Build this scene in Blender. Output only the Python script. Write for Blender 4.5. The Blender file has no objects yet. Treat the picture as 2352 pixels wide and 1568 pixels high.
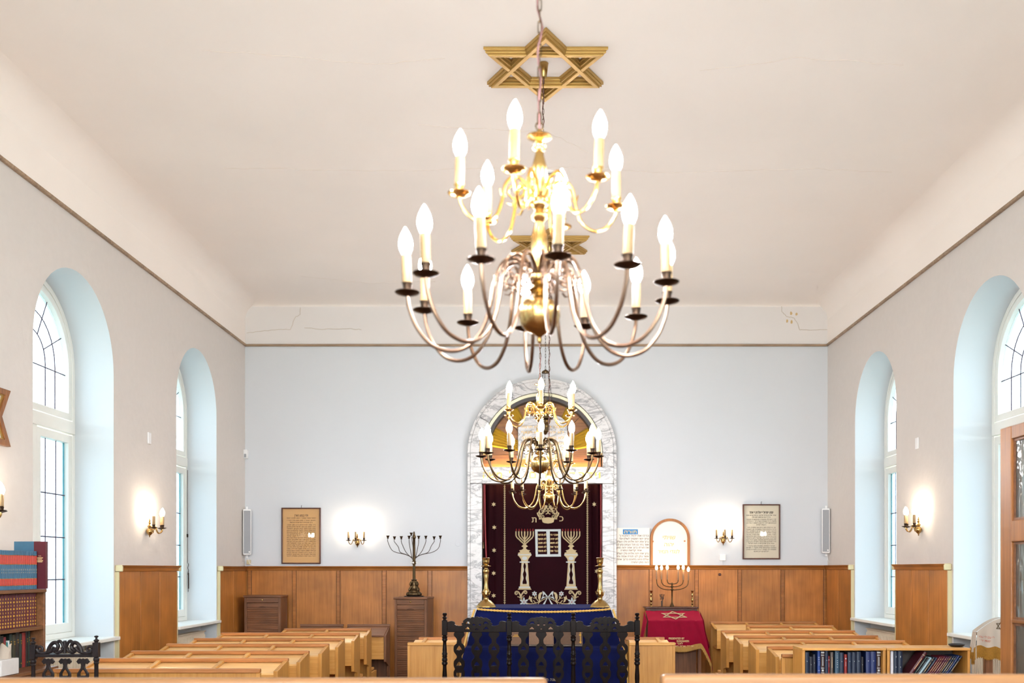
import bpy, bmesh, math, random
from mathutils import Vector, Matrix
from mathutils.geometry import tessellate_polygon
random.seed(7)
PI = math.pi
R = math.radians
scene = bpy.context.scene
COL = scene.collection
EYE, VX, HY, F = 1.65, 1236.0, 1306.0, 2287.0


def PX(px, Y): return (px - VX) * Y / F
def PZ(py, Y): return EYE + (HY - py) * Y / F


# ---------------------------------------------------------------- mesh building
class MB:
    def __init__(self):
        self.v, self.f = [], []

    def add(self, vs, fs):
        b = len(self.v)
        self.v.extend(tuple(p) for p in vs)
        self.f.extend(tuple(b + i for i in q) for q in fs)
        return self

    def box(self, x0, x1, y0, y1, z0, z1):
        vs = [(x, y, z) for z in (z0, z1) for y in (y0, y1) for x in (x0, x1)]
        return self.add(vs, [(0, 2, 3, 1), (4, 5, 7, 6), (0, 1, 5, 4), (2, 6, 7, 3), (0, 4, 6, 2), (1, 3, 7, 5)])

    def boxm(self, sx, sy, sz, m):
        vs = [m @ Vector((x, y, z)) for z in (-sz / 2, sz / 2) for y in (-sy / 2, sy / 2) for x in (-sx / 2, sx / 2)]
        return self.add(vs, [(0, 2, 3, 1), (4, 5, 7, 6), (0, 1, 5, 4), (2, 6, 7, 3), (0, 4, 6, 2), (1, 3, 7, 5)])

    def lathe(self, prof, c=(0, 0, 0), seg=16, sq=False, rot=0.0):
        vs, fs = [], []
        n = len(prof)
        for r, z in prof:
            for k in range(seg):
                a = 2 * PI * k / seg + rot
                vs.append((c[0] + r * math.cos(a), c[1] + r * math.sin(a), c[2] + z))
        for i in range(n - 1):
            for k in range(seg):
                k2 = (k + 1) % seg
                fs.append((i * seg + k, i * seg + k2, (i + 1) * seg + k2, (i + 1) * seg + k))
        fs.append(tuple(range(seg - 1, -1, -1)))
        fs.append(tuple((n - 1) * seg + k for k in range(seg)))
        return self.add(vs, fs)

    def tube(self, pts, r, seg=8, closed=False):
        pts = [Vector(p) for p in pts]
        n = len(pts)
        rr = r if isinstance(r, (list, tuple)) else [r] * n
        vs, fs = [], []
        prev = None
        for i, p in enumerate(pts):
            if closed:
                t = pts[(i + 1) % n] - pts[i - 1]
            else:
                t = pts[min(i + 1, n - 1)] - pts[max(i - 1, 0)]
            t = t.normalized() if t.length > 1e-9 else Vector((0, 0, 1))
            if prev is None:
                a = Vector((0, 0, 1)) if abs(t.z) < 0.9 else Vector((1, 0, 0))
                nrm = (a - t * a.dot(t)).normalized()
            else:
                nrm = prev - t * prev.dot(t)
                nrm = nrm.normalized() if nrm.length > 1e-6 else prev
            prev = nrm
            b = t.cross(nrm)
            for k in range(seg):
                an = 2 * PI * k / seg
                vs.append(p + (nrm * math.cos(an) + b * math.sin(an)) * rr[i])
        m = n if closed else n - 1
        for i in range(m):
            j = (i + 1) % n
            for k in range(seg):
                k2 = (k + 1) % seg
                fs.append((i * seg + k, i * seg + k2, j * seg + k2, j * seg + k))
        if not closed:
            fs.append(tuple(range(seg - 1, -1, -1)))
            fs.append(tuple((n - 1) * seg + k for k in range(seg)))
        return self.add(vs, fs)

    def grid(self, fn, nu, nv):
        vs = [fn(i / nu, j / nv) for j in range(nv + 1) for i in range(nu + 1)]
        w = nu + 1
        fs = [(j * w + i, j * w + i + 1, (j + 1) * w + i + 1, (j + 1) * w + i) for j in range(nv) for i in range(nu)]
        return self.add(vs, fs)

    @staticmethod
    def pl(plane, u, v, w):
        return {'xz': (u, w, v), 'yz': (w, u, v), 'xy': (u, v, w)}[plane]

    def prism(self, poly, a, b, plane='xz'):
        n = len(poly)
        vs = [self.pl(plane, u, v, a) for u, v in poly] + [self.pl(plane, u, v, b) for u, v in poly]
        fs = [tuple(range(n)), tuple(range(2 * n - 1, n - 1, -1))]
        fs += [(i, (i + 1) % n, n + (i + 1) % n, n + i) for i in range(n)]
        return self.add(vs, fs)

    def ring(self, outer, inner, a, b, plane='xz', closed=True):
        n = len(outer)
        vs = [self.pl(plane, u, v, w) for w in (a, b) for poly in (outer, inner) for u, v in poly]
        fs = []
        for i in range(n if closed else n - 1):
            j = (i + 1) % n
            fs += [(i, j, n + j, n + i), (2 * n + i, 3 * n + i, 3 * n + j, 2 * n + j),
                   (i, 2 * n + i, 2 * n + j, j), (n + i, n + j, 3 * n + j, 3 * n + i)]
        if not closed:
            fs += [(0, n, 3 * n, 2 * n), (n - 1, 2 * n - 1 + 0, 4 * n - 1, 3 * n - 1)]
        return self.add(vs, fs)

    def mesh(self, me):
        return self.add([v.co for v in me.vertices], [tuple(p.vertices) for p in me.polygons])

    def build(self, name, mat=None, parent=None, world=True, smooth=True, bevel=0.0, recalc=True, angle=38, segs=2):
        vs = self.v
        if parent is not None and world:
            L = parent.location
            if parent.parent is not None:
                L = L + parent.parent.location
            vs = [(x - L.x, y - L.y, z - L.z) for x, y, z in vs]
        me = bpy.data.meshes.new(name)
        me.from_pydata(vs, [], self.f)
        if recalc:
            bm = bmesh.new(); bm.from_mesh(me)
            bmesh.ops.recalc_face_normals(bm, faces=bm.faces)
            bm.to_mesh(me); bm.free()
        if mat is not None:
            me.materials.append(mat)
        if smooth:
            for p in me.polygons: p.use_smooth = True
            me.set_sharp_from_angle(angle=R(angle))
        me.update()
        o = bpy.data.objects.new(name, me)
        COL.objects.link(o)
        if parent is not None: o.parent = parent
        if bevel:
            m = o.modifiers.new('Bevel', 'BEVEL'); m.width = bevel; m.segments = segs; m.limit_method = 'ANGLE'; m.angle_limit = R(50)
        return o


def inst(me, name, parent, loc=(0, 0, 0), rz=0.0):
    o = bpy.data.objects.new(name, me); COL.objects.link(o)
    o.parent = parent; o.location = loc; o.rotation_euler = (0, 0, rz)
    return o


def thing(name, label, cat, loc=(0, 0, 0), rz=0.0, group=None):
    o = bpy.data.objects.new(name, None); COL.objects.link(o)
    o.empty_display_size = 0.1
    o.location = loc; o.rotation_euler = (0, 0, rz)
    return tag(o, label, cat, group)


def tag(o, label, cat, group=None):
    o['label'] = label; o['category'] = cat
    if group: o['group'] = group
    return o


def struct(name, loc=(0, 0, 0)):
    o = bpy.data.objects.new(name, None); COL.objects.link(o)
    o.location = loc; o['kind'] = 'structure'
    return o


def copy_tree(o, parent=None):
    c = o.copy(); COL.objects.link(c)
    if parent is not None: c.parent = parent
    for ch in list(o.children): copy_tree(ch, c)
    return c


def smooth_curve(pts, k=6):
    pts = [Vector(p) for p in pts]
    out = []
    for i in range(len(pts) - 1):
        p0, p1, p2, p3 = pts[max(i - 1, 0)], pts[i], pts[i + 1], pts[min(i + 2, len(pts) - 1)]
        for j in range(k):
            t = j / k
            out.append(0.5 * ((2 * p1) + (p2 - p0) * t + (2 * p0 - 5 * p1 + 4 * p2 - p3) * t * t + (3 * p1 - p0 - 3 * p2 + p3) * t ** 3))
    out.append(pts[-1])
    return out


def curve_mesh(loops, thick, bevel=0.0):
    """flat shape with holes in the xy plane, given thickness along z"""
    cu = bpy.data.curves.new('outline', 'CURVE'); cu.dimensions = '2D'; cu.fill_mode = 'BOTH'
    cu.extrude = max(thick / 2 - bevel, 0.0001); cu.bevel_depth = bevel; cu.bevel_resolution = 1; cu.offset = -bevel
    for lp in loops:
        s = cu.splines.new('POLY'); s.points.add(len(lp) - 1)
        for p, (x, y) in zip(s.points, lp): p.co = (x, y, 0, 1)
        s.use_cyclic_u = True
    o = bpy.data.objects.new('outline', cu); COL.objects.link(o)
    dg = bpy.context.evaluated_depsgraph_get()
    me = bpy.data.meshes.new_from_object(o.evaluated_get(dg))
    bpy.data.objects.remove(o); bpy.data.curves.remove(cu)
    return me


def plate(loops, thick, y=0.0, bevel=0.0, mb=None, dx=0.0, dz=0.0):
    """curve_mesh stood up in the xz plane, centred on y"""
    me = curve_mesh(loops, thick, bevel)
    mb = mb or MB()
    mb.add([(v.co.x + dx, y + v.co.z, v.co.y + dz) for v in me.vertices], [tuple(p.vertices) for p in me.polygons])
    bpy.data.meshes.remove(me)
    return mb


GL = {}


def _contours(body):
    cu = bpy.data.curves.new('writing', 'FONT'); cu.body = body; cu.size = 1.0
    o = bpy.data.objects.new('writing', cu); COL.objects.link(o)
    dg = bpy.context.evaluated_depsgraph_get()
    oc = o.evaluated_get(dg).to_curve(dg)
    out = []
    for sp in oc.splines:
        pts = []
        if sp.type == 'BEZIER':
            bp_ = sp.bezier_points; n = len(bp_)
            for i in range(n):
                p, q = bp_[i], bp_[(i + 1) % n]
                straight = (p.handle_right - p.co).length < 1e-5 and (q.handle_left - q.co).length < 1e-5
                k = 1 if straight else 4
                for j in range(k):
                    t = j / k; u = 1 - t
                    v = u ** 3 * p.co + 3 * u * u * t * p.handle_right + 3 * u * t * t * q.handle_left + t ** 3 * q.co
                    pts.append((v.x, v.y))
        else:
            pts = [(p.co[0], p.co[1]) for p in sp.points]
        if len(pts) > 2: out.append(pts)
    o.to_curve_clear() if False else None
    bpy.data.objects.remove(o); bpy.data.curves.remove(cu)
    return out


def _area(p): return sum(p[i - 1][0] * p[i][1] - p[i][0] * p[i - 1][1] for i in range(len(p))) / 2


def _inside(pt, poly):
    x, y = pt; c = False
    for i in range(len(poly)):
        (x1, y1), (x2, y2) = poly[i - 1], poly[i]
        if (y1 > y) != (y2 > y) and x < (x2 - x1) * (y - y1) / (y2 - y1) + x1: c = not c
    return c


def glyph(ch):
    """one character: outline pieces filled one by one, so that strokes that overlap stay solid"""
    if ch not in GL:
        bar = min(x for x, y in _contours('|')[0])
        adv = max(_contours(ch + '|'), key=lambda c: min(x for x, y in c))
        adv = min(x for x, y in adv) - bar
        cs = _contours(ch) if ch != ' ' else []
        vs, fs = [], []
        if cs:
            sg = 1 if _area(max(cs, key=lambda c: abs(_area(c)))) > 0 else -1
            outer = [c for c in cs if _area(c) * sg > 0]; holes = [c for c in cs if _area(c) * sg <= 0]
            for oi, oc in enumerate(outer):
                loops = [oc] + [h for h in holes if _inside(h[0], oc)]
                tri = tessellate_polygon([[Vector((x, y, 0)) for x, y in lp] for lp in loops])
                b = len(vs)
                vs += [(x, y, .001 * oi) for lp in loops for x, y in lp]
                fs += [tuple(b + i for i in t) for t in tri]
        GL[ch] = (vs, fs, adv)
    return GL[ch]


def text_verts(body, size, fit=None, heb=True, bold=0.0):
    if heb: body = body[::-1]
    vs, fs, x = [], [], 0.0
    for ch in body:
        gv, gf, adv = glyph(ch)
        b = len(vs)
        vs += [((x + p[0]) * size, p[1] * size, p[2] * .05) for p in gv]
        fs += [tuple(b + i for i in f) for f in gf]
        x += adv
    if vs:
        x0, x1 = min(v[0] for v in vs), max(v[0] for v in vs)
        s = fit / (x1 - x0) if fit else 1.0; c = (x0 + x1) / 2
        vs = [((v[0] - c) * s, v[1], v[2]) for v in vs]
    return vs, fs


def lettering(lines, y, mb=None, bold=0.0):
    """lines: (text, x, z, size, fit or None, hebrew) on a plane facing -y"""
    mb = mb or MB()
    for body, x, z, size, fit, heb in lines:
        vs, fs = text_verts(body, size, fit, heb=heb)
        for q in ((0,) if not bold else (-1, 0, 1)):     # heavier strokes
            mb.add([(x + v[0] + q * bold * size, y - v[2] - .00012 * (q + 1), z + v[1] + abs(q) * bold * size * .6) for v in vs], fs)
    return mb


# ---------------------------------------------------------------- materials
def lin(c):
    return tuple((v / 255 / 12.92) if v / 255 <= 0.04045 else ((v / 255 + 0.055) / 1.055) ** 2.4 for v in c) + (1.0,)


def new_mat(name):
    m = bpy.data.materials.new(name); m.use_nodes = True
    nt = m.node_tree
    b = nt.nodes['Principled BSDF']
    return m, nt, b


def plain(name, c, rough=0.5, metal=0.0, emit=None, es=0.0, var=0.0, scale=8.0, bump=0.0, sheen=0.0, coat=0.0, spec=0.5):
    m, nt, b = new_mat(name)
    b.inputs['Base Color'].default_value = lin(c)
    b.inputs['Roughness'].default_value = rough
    b.inputs['Metallic'].default_value = metal
    b.inputs['Specular IOR Level'].default_value = spec
    b.inputs['Sheen Weight'].default_value = sheen
    if sheen: b.inputs['Sheen Tint'].default_value = tuple(min(1, v * 2.2 + .02) for v in lin(c)[:3]) + (1,)
    b.inputs['Coat Weight'].default_value = coat
    if emit:
        b.inputs['Emission Color'].default_value = emit + (1,) if len(emit) == 3 else emit
        b.inputs['Emission Strength'].default_value = es
    if var or bump:
        tc = nt.nodes.new('ShaderNodeTexCoord')
        no = nt.nodes.new('ShaderNodeTexNoise'); no.inputs['Scale'].default_value = scale; no.inputs['Detail'].default_value = 5
        nt.links.new(tc.outputs['Object'], no.inputs['Vector'])
        if var:
            mx = nt.nodes.new('ShaderNodeMix'); mx.data_type = 'RGBA'
            l = lin(c)
            mx.inputs[6].default_value = tuple(v * (1 - var) for v in l[:3]) + (1,)
            mx.inputs[7].default_value = tuple(min(1, v * (1 + var)) for v in l[:3]) + (1,)
            nt.links.new(no.outputs['Fac'], mx.inputs[0]); nt.links.new(mx.outputs[2], b.inputs['Base Color'])
        if bump:
            bp = nt.nodes.new('ShaderNodeBump'); bp.inputs['Strength'].default_value = bump; bp.inputs['Distance'].default_value = 0.01
            nt.links.new(no.outputs['Fac'], bp.inputs['Height']); nt.links.new(bp.outputs['Normal'], b.inputs['Normal'])
    return m


def wood(name, c1, c2, axis='z', rough=0.42, sc=1.0, coat=0.0, blotch=0.25, spec=0.4):
    m, nt, b = new_mat(name)
    tc = nt.nodes.new('ShaderNodeTexCoord'); oi = nt.nodes.new('ShaderNodeObjectInfo')
    sh = nt.nodes.new('ShaderNodeMath'); sh.operation = 'MULTIPLY'; sh.inputs[1].default_value = 37.0
    nt.links.new(oi.outputs['Random'], sh.inputs[0])
    ad = nt.nodes.new('ShaderNodeVectorMath'); ad.operation = 'ADD'
    nt.links.new(tc.outputs['Object'], ad.inputs[0]); nt.links.new(sh.outputs[0], ad.inputs[1])
    mp = nt.nodes.new('ShaderNodeMapping')
    s = {'x': (1.2, 26, 26), 'y': (26, 1.2, 26), 'z': (26, 26, 1.2)}[axis]
    mp.inputs['Scale'].default_value = tuple(v * sc for v in s)
    nt.links.new(ad.outputs[0], mp.inputs['Vector'])
    n1 = nt.nodes.new('ShaderNodeTexNoise'); n1.inputs['Scale'].default_value = 1.6; n1.inputs['Detail'].default_value = 6; n1.inputs['Roughness'].default_value = 0.62
    nt.links.new(mp.outputs[0], n1.inputs['Vector'])
    n2 = nt.nodes.new('ShaderNodeTexNoise'); n2.inputs['Scale'].default_value = 3.2; n2.inputs['Detail'].default_value = 2
    nt.links.new(ad.outputs[0], n2.inputs['Vector'])
    rp = nt.nodes.new('ShaderNodeValToRGB')
    rp.color_ramp.elements[0].position = 0.3; rp.color_ramp.elements[0].color = lin(c1)
    rp.color_ramp.elements[1].position = 0.7; rp.color_ramp.elements[1].color = lin(c2)
    nt.links.new(n1.outputs['Fac'], rp.inputs[0])
    hs = nt.nodes.new('ShaderNodeHueSaturation')
    mr = nt.nodes.new('ShaderNodeMapRange'); mr.inputs[1].default_value = 0.25; mr.inputs[2].default_value = 0.75
    mr.inputs[3].default_value = 1 - blotch; mr.inputs[4].default_value = 1 + blotch
    nt.links.new(n2.outputs['Fac'], mr.inputs[0])
    m2 = nt.nodes.new('ShaderNodeMapRange'); m2.inputs[3].default_value = 0.88; m2.inputs[4].default_value = 1.12
    nt.links.new(oi.outputs['Random'], m2.inputs[0])
    mu = nt.nodes.new('ShaderNodeMath'); mu.operation = 'MULTIPLY'
    nt.links.new(mr.outputs[0], mu.inputs[0]); nt.links.new(m2.outputs[0], mu.inputs[1])
    nt.links.new(mu.outputs[0], hs.inputs['Value']); nt.links.new(rp.outputs[0], hs.inputs['Color'])
    nt.links.new(hs.outputs[0], b.inputs['Base Color'])
    b.inputs['Roughness'].default_value = rough; b.inputs['Coat Weight'].default_value = coat; b.inputs['Specular IOR Level'].default_value = spec
    bp = nt.nodes.new('ShaderNodeBump'); bp.inputs['Strength'].default_value = 0.05; bp.inputs['Distance'].default_value = 0.01
    nt.links.new(n1.outputs['Fac'], bp.inputs['Height']); nt.links.new(bp.outputs['Normal'], b.inputs['Normal'])
    return m


def marble(name, base=(206, 203, 204), vein=(92, 90, 98), scale=5.0):
    m, nt, b = new_mat(name)
    tc = nt.nodes.new('ShaderNodeTexCoord')
    mp = nt.nodes.new('ShaderNodeMapping'); mp.inputs['Rotation'].default_value = (0.3, R(38), 0.2); mp.inputs['Scale'].default_value = (1.0, 1.0, 2.6)
    nt.links.new(tc.outputs['Object'], mp.inputs['Vector'])
    vs = []
    for sc, w, st in ((scale * 0.4, 0.045, 0.7), (scale * 1.1, 0.016, 0.45)):
        n = nt.nodes.new('ShaderNodeTexNoise'); n.inputs['Scale'].default_value = sc; n.inputs['Detail'].default_value = 7
        n.inputs['Roughness'].default_value = 0.6; n.inputs['Distortion'].default_value = 1.4
        nt.links.new(mp.outputs[0], n.inputs['Vector'])
        s = nt.nodes.new('ShaderNodeMath'); s.operation = 'SUBTRACT'; s.inputs[1].default_value = 0.5
        a = nt.nodes.new('ShaderNodeMath'); a.operation = 'ABSOLUTE'
        r = nt.nodes.new('ShaderNodeMapRange'); r.inputs[1].default_value = 0.0; r.inputs[2].default_value = w; r.inputs[3].default_value = st; r.inputs[4].default_value = 0.0
        nt.links.new(n.outputs['Fac'], s.inputs[0]); nt.links.new(s.outputs[0], a.inputs[0]); nt.links.new(a.outputs[0], r.inputs[0])
        vs.append(r)
    mx = nt.nodes.new('ShaderNodeMath'); mx.operation = 'MAXIMUM'
    nt.links.new(vs[0].outputs[0], mx.inputs[0]); nt.links.new(vs[1].outputs[0], mx.inputs[1])
    c = nt.nodes.new('ShaderNodeMix'); c.data_type = 'RGBA'
    c.inputs[6].default_value = lin(base); c.inputs[7].default_value = lin(vein)
    nt.links.new(mx.outputs[0], c.inputs[0]); nt.links.new(c.outputs[2], b.inputs['Base Color'])
    b.inputs['Roughness'].default_value = 0.28
    return m


def thin_glass(name, tint=(1, 1, 1), trans=0.0, gloss=1.0, ior=1.5, rough=0.0, bump=0.0, bscale=40.0):
    m = bpy.data.materials.new(name); m.use_nodes = True
    nt = m.node_tree; nt.nodes.clear()
    out = nt.nodes.new('ShaderNodeOutputMaterial')
    t = nt.nodes.new('ShaderNodeBsdfTransparent'); t.inputs[0].default_value = tint + (1,)
    g = nt.nodes.new('ShaderNodeBsdfGlossy'); g.inputs['Roughness'].default_value = rough
    g.inputs[0].default_value = (gloss, gloss, gloss, 1)
    fr = nt.nodes.new('ShaderNodeFresnel')
    ge = nt.nodes.new('ShaderNodeNewGeometry'); ir = nt.nodes.new('ShaderNodeMapRange')   # same reflectance from both sides of a thin pane
    ir.inputs[3].default_value = ior; ir.inputs[4].default_value = 1 / ior
    nt.links.new(ge.outputs['Backfacing'], ir.inputs[0]); nt.links.new(ir.outputs[0], fr.inputs[0])
    base = t
    if trans:
        tl = nt.nodes.new('ShaderNodeBsdfTranslucent'); tl.inputs[0].default_value = tint + (1,)
        m1 = nt.nodes.new('ShaderNodeMixShader'); m1.inputs[0].default_value = trans
        nt.links.new(t.outputs[0], m1.inputs[1]); nt.links.new(tl.outputs[0], m1.inputs[2]); base = m1
    mx = nt.nodes.new('ShaderNodeMixShader')
    nt.links.new(fr.outputs[0], mx.inputs[0]); nt.links.new(base.outputs[0], mx.inputs[1]); nt.links.new(g.outputs[0], mx.inputs[2])
    if bump:
        tc = nt.nodes.new('ShaderNodeTexCoord'); mp = nt.nodes.new('ShaderNodeMapping'); mp.inputs['Scale'].default_value = (1, 1, 0.35)
        n = nt.nodes.new('ShaderNodeTexNoise'); n.inputs['Scale'].default_value = bscale
        bp = nt.nodes.new('ShaderNodeBump'); bp.inputs['Strength'].default_value = bump; bp.inputs['Distance'].default_value = 0.02
        nt.links.new(tc.outputs['Object'], mp.inputs[0]); nt.links.new(mp.outputs[0], n.inputs['Vector']); nt.links.new(n.outputs['Fac'], bp.inputs['Height'])
        nt.links.new(bp.outputs[0], g.inputs['Normal'])
        if trans: nt.links.new(bp.outputs[0], tl.inputs['Normal'])
    nt.links.new(mx.outputs[0], out.inputs[0])
    return m


def emission(name, col, strength):
    m = bpy.data.materials.new(name); m.use_nodes = True
    nt = m.node_tree; nt.nodes.clear()
    out = nt.nodes.new('ShaderNodeOutputMaterial'); e = nt.nodes.new('ShaderNodeEmission')
    e.inputs[0].default_value = col + (1,); e.inputs[1].default_value = strength
    nt.links.new(e.outputs[0], out.inputs[0])
    return m


M = {}
M['ceiling'] = plain('ceiling plaster', (243, 235, 229), 0.9, var=0.05, scale=0.7, bump=0.03, spec=0.2)
M['wall_side'] = plain('side wall paper', (210, 204, 200), 0.9, var=0.03, scale=14, bump=0.25, spec=0.2)
M['wall_back'] = plain('back wall paint', (208, 211, 217), 0.85, var=0.012, scale=2.0, spec=0.2)
M['reveal'] = plain('window reveal paint', (203, 208, 212), 0.55, spec=0.4)
M['white_paint'] = plain('white gloss paint', (234, 234, 228), 0.4)
M['cream'] = plain('cream edging', (206, 194, 154), 0.6)
M['lead'] = plain('lead came', (70, 52, 72), 0.5)
M['floor'] = wood('parquet', (86, 52, 30), (120, 76, 44), 'y', 0.4)
M['wains'] = wood('wainscot panel wood', (154, 94, 38), (182, 117, 54), 'z', 0.38)
M['wainsx'] = wood('wainscot rail wood', (138, 82, 32), (170, 106, 46), 'x', 0.35)
M['wainsy'] = wood('wainscot rail wood side', (138, 82, 32), (170, 106, 46), 'y', 0.35)
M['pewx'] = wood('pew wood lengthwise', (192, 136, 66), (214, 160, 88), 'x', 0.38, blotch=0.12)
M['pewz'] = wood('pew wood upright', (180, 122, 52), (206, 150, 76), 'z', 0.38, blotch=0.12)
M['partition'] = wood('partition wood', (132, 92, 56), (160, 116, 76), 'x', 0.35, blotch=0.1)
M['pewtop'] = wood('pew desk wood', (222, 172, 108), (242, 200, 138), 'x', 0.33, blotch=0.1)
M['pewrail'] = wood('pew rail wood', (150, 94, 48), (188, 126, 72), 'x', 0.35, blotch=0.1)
M['cab'] = wood('old oak', (94, 58, 36), (134, 88, 58), 'x', 0.45)
M['cabz'] = wood('old oak upright', (94, 58, 36), (134, 88, 58), 'z', 0.45)
M['doorw'] = wood('door wood', (124, 76, 38), (164, 106, 56), 'z', 0.35)
M['shelfw'] = wood('shelf wood', (92, 58, 34), (128, 84, 52), 'y', 0.42)
M['dark'] = wood('ebonised carved wood', (12, 8, 7), (26, 15, 12), 'z', 0.22, blotch=0.2, spec=0.11)
M['darkgrey'] = wood('dark carved wood', (24, 19, 20), (42, 34, 34), 'z', 0.36, blotch=0.2, spec=0.15)
M['ark_wood'] = wood('ark panel wood', (118, 70, 28), (168, 108, 50), 'x', 0.4)
M['brass'] = plain('aged brass', (178, 146, 92), 0.26, 1.0, var=0.15, scale=20)
M['brass_lit'] = plain('bulb-lit brass', (222, 176, 104), 0.2, 1.0)  # upper tier: glow of the bulbs put into the metal colour
M['bronze'] = plain('dark bronze', (92, 74, 52), 0.35, 1.0, var=0.25, scale=30)
M['iron'] = plain('dark iron', (60, 48, 44), 0.4, 0.9)
M['pan'] = plain('dark drip pan', (74, 58, 48), 0.35, 1.0)
M['brass_shaded'] = plain('shaded brass arm', (128, 104, 88), 0.28, 1.0)  # lower arms of the same brass, with shade put into the colour
M['cable'] = plain('brown cable', (120, 84, 84), 0.5)
M['candle'] = plain('candle sleeve', (156, 128, 90), 0.5, var=0.08, scale=40)
M['candle_dark'] = plain('brown candle sleeve', (150, 112, 80), 0.5, var=0.12, scale=40)
M['gilt'] = plain('gilded wood', (184, 148, 84), 0.42, 0.55, var=0.1, scale=12)
M['gold_ray'] = plain('gold ray', (214, 178, 72), 0.38, 0.5)
M['gold'] = plain('gold lettering', (212, 164, 62), 0.35, 0.4)
M['gold_pale'] = plain('pale gold lettering', (226, 196, 140), 0.6)
M['gold_cord'] = plain('gold cord', (214, 168, 84), 0.6, var=0.2, scale=120, bump=0.5)
M['fringe'] = plain('gold fringe', (176, 132, 66), 0.8, var=0.35, scale=90, bump=0.8)
M['fringe_dark'] = plain('old gold fringe', (150, 104, 26), 0.8, var=0.3, scale=90, bump=0.8)
M['marble'] = marble('veined marble')
M['cream_arch'] = plain('cream arch trim', (232, 226, 196), 0.5)
M['grey_arch'] = plain('dark grey arch trim', (74, 70, 72), 0.6)
M['curtain'] = plain('burgundy velvet', (33, 2, 10), 0.8, sheen=0.04, var=0.25, scale=5, spec=0.1)
M['red_piping'] = plain('red satin piping', (140, 26, 36), 0.5)
M['emb_cream'] = plain('cream embroidery', (190, 170, 132), 0.75, var=0.08, scale=200, bump=0.4)
M['emb_white'] = plain('silver embroidery', (186, 192, 194), 0.65, var=0.06, scale=200, bump=0.4)
M['emb_red'] = plain('red embroidery', (150, 26, 30), 0.7)
M['blue'] = plain('blue velvet', (8, 15, 60), 0.8, sheen=0.3, var=0.7, scale=7, bump=0.5, spec=0.1)
M['red'] = plain('red velvet', (134, 6, 40), 0.8, sheen=0.7, var=0.2, scale=7, spec=0.12)
M['linen'] = plain('white cloth', (178, 164, 150), 0.8, var=0.04, scale=8)
M['paper_tan'] = plain('tan paper', (206, 160, 106), 0.8, var=0.05, scale=3)
M['paper_cream'] = plain('cream paper', (206, 196, 176), 0.8, var=0.03, scale=3)
M['frame'] = wood('picture frame wood', (58, 28, 20), (92, 46, 30), 'z', 0.3)
M['ink'] = plain('printing ink', (58, 46, 40), 0.8)
M['ink_brown'] = plain('brown ink', (88, 64, 60), 0.8)
M['ink_tan'] = plain('faded ink', (98, 70, 46), 0.8)
M['sign_white'] = plain('white sign board', (238, 232, 224), 0.5)
M['sign_blue'] = plain('blue sign header', (28, 124, 190), 0.5)
M['arch_wood'] = wood('arched sign wood', (150, 90, 40), (180, 116, 58), 'z', 0.4)
M['spk'] = plain('grey speaker grille', (150, 152, 158), 0.6, var=0.1, scale=300)
M['white_plastic'] = plain('white plastic', (232, 232, 234), 0.45)
M['beige_plastic'] = plain('beige plastic', (214, 198, 170), 0.5)
M['radiator'] = plain('beige radiator', (222, 208, 186), 0.45)
M['groove'] = plain('dark groove', (84, 48, 22), 0.7)
M['crack'] = plain('plaster crack', (196, 182, 170), 0.9)
M['crack2'] = plain('ceiling crack', (222, 208, 196), 0.9)
M['flake'] = plain('flaked plaster', (206, 176, 128), 0.9)
M['pages'] = plain('book pages', (226, 214, 188), 0.8, var=0.1, scale=120)
M['black'] = plain('black plastic', (22, 22, 26), 0.4)
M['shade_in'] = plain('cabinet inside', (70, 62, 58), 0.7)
M['picture_glass'] = thin_glass('picture glass', (1, 1, 1), 0.0, 1.0, 1.38)
M['win_glass'] = thin_glass('cathedral glass', (0.145, 0.182, 0.204), 0.3, 0.8, 1.4, 0.1)
M['win_glass_low'] = thin_glass('rippled window glass', (0.134, 0.18, 0.212), 0.3, 0.8, 1.4, 0.1, 0.4, 30)
M['teal_glass'] = thin_glass('teal border glass', (0.10, 0.28, 0.31), 0.3, 0.8, 1.4, 0.1)
M['clear_glass'] = thin_glass('clear glass of added windows', (0.97, 0.98, 0.98), 0.1, 0.8, 1.4, 0.1)
M['door_glass'] = thin_glass('rippled door glass', (0.44, 0.41, 0.37), 0.45, 1.0, 1.6, 0.06, 0.9, 22)
M['bulb'] = emission('lit candle bulb', (1.0, 0.985, 0.985), 27.0)
M['bulb_menorah'] = emission('lit menorah bulb', (1.0, 0.70, 0.38), 9.0)
M['strip'] = emission('warm strip lamp', (1.0, 0.70, 0.28), 7.0)
# ---------------------------------------------------------------- room shell
XL, XR, YB, YF, ZC = -4.08, 4.03, 13.86, -3.0, 5.35
RC = 0.24          # cove radius along the side walls
DEP = 0.44         # window reveal depth
WL = [(11.23, 12.63), (8.04, 9.57), (4.90, 6.40), (1.75, 3.25), (-1.40, 0.10)]
WR = [(11.20, 12.66), (8.13, 9.66), (4.95, 6.45), (1.80, 3.30), (-1.35, 0.15)]
NA = 24


def arch_pts(c, r, zs, n=NA):
    return [(c - r * math.cos(PI * i / n), zs + r * math.sin(PI * i / n)) for i in range(n + 1)]


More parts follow.
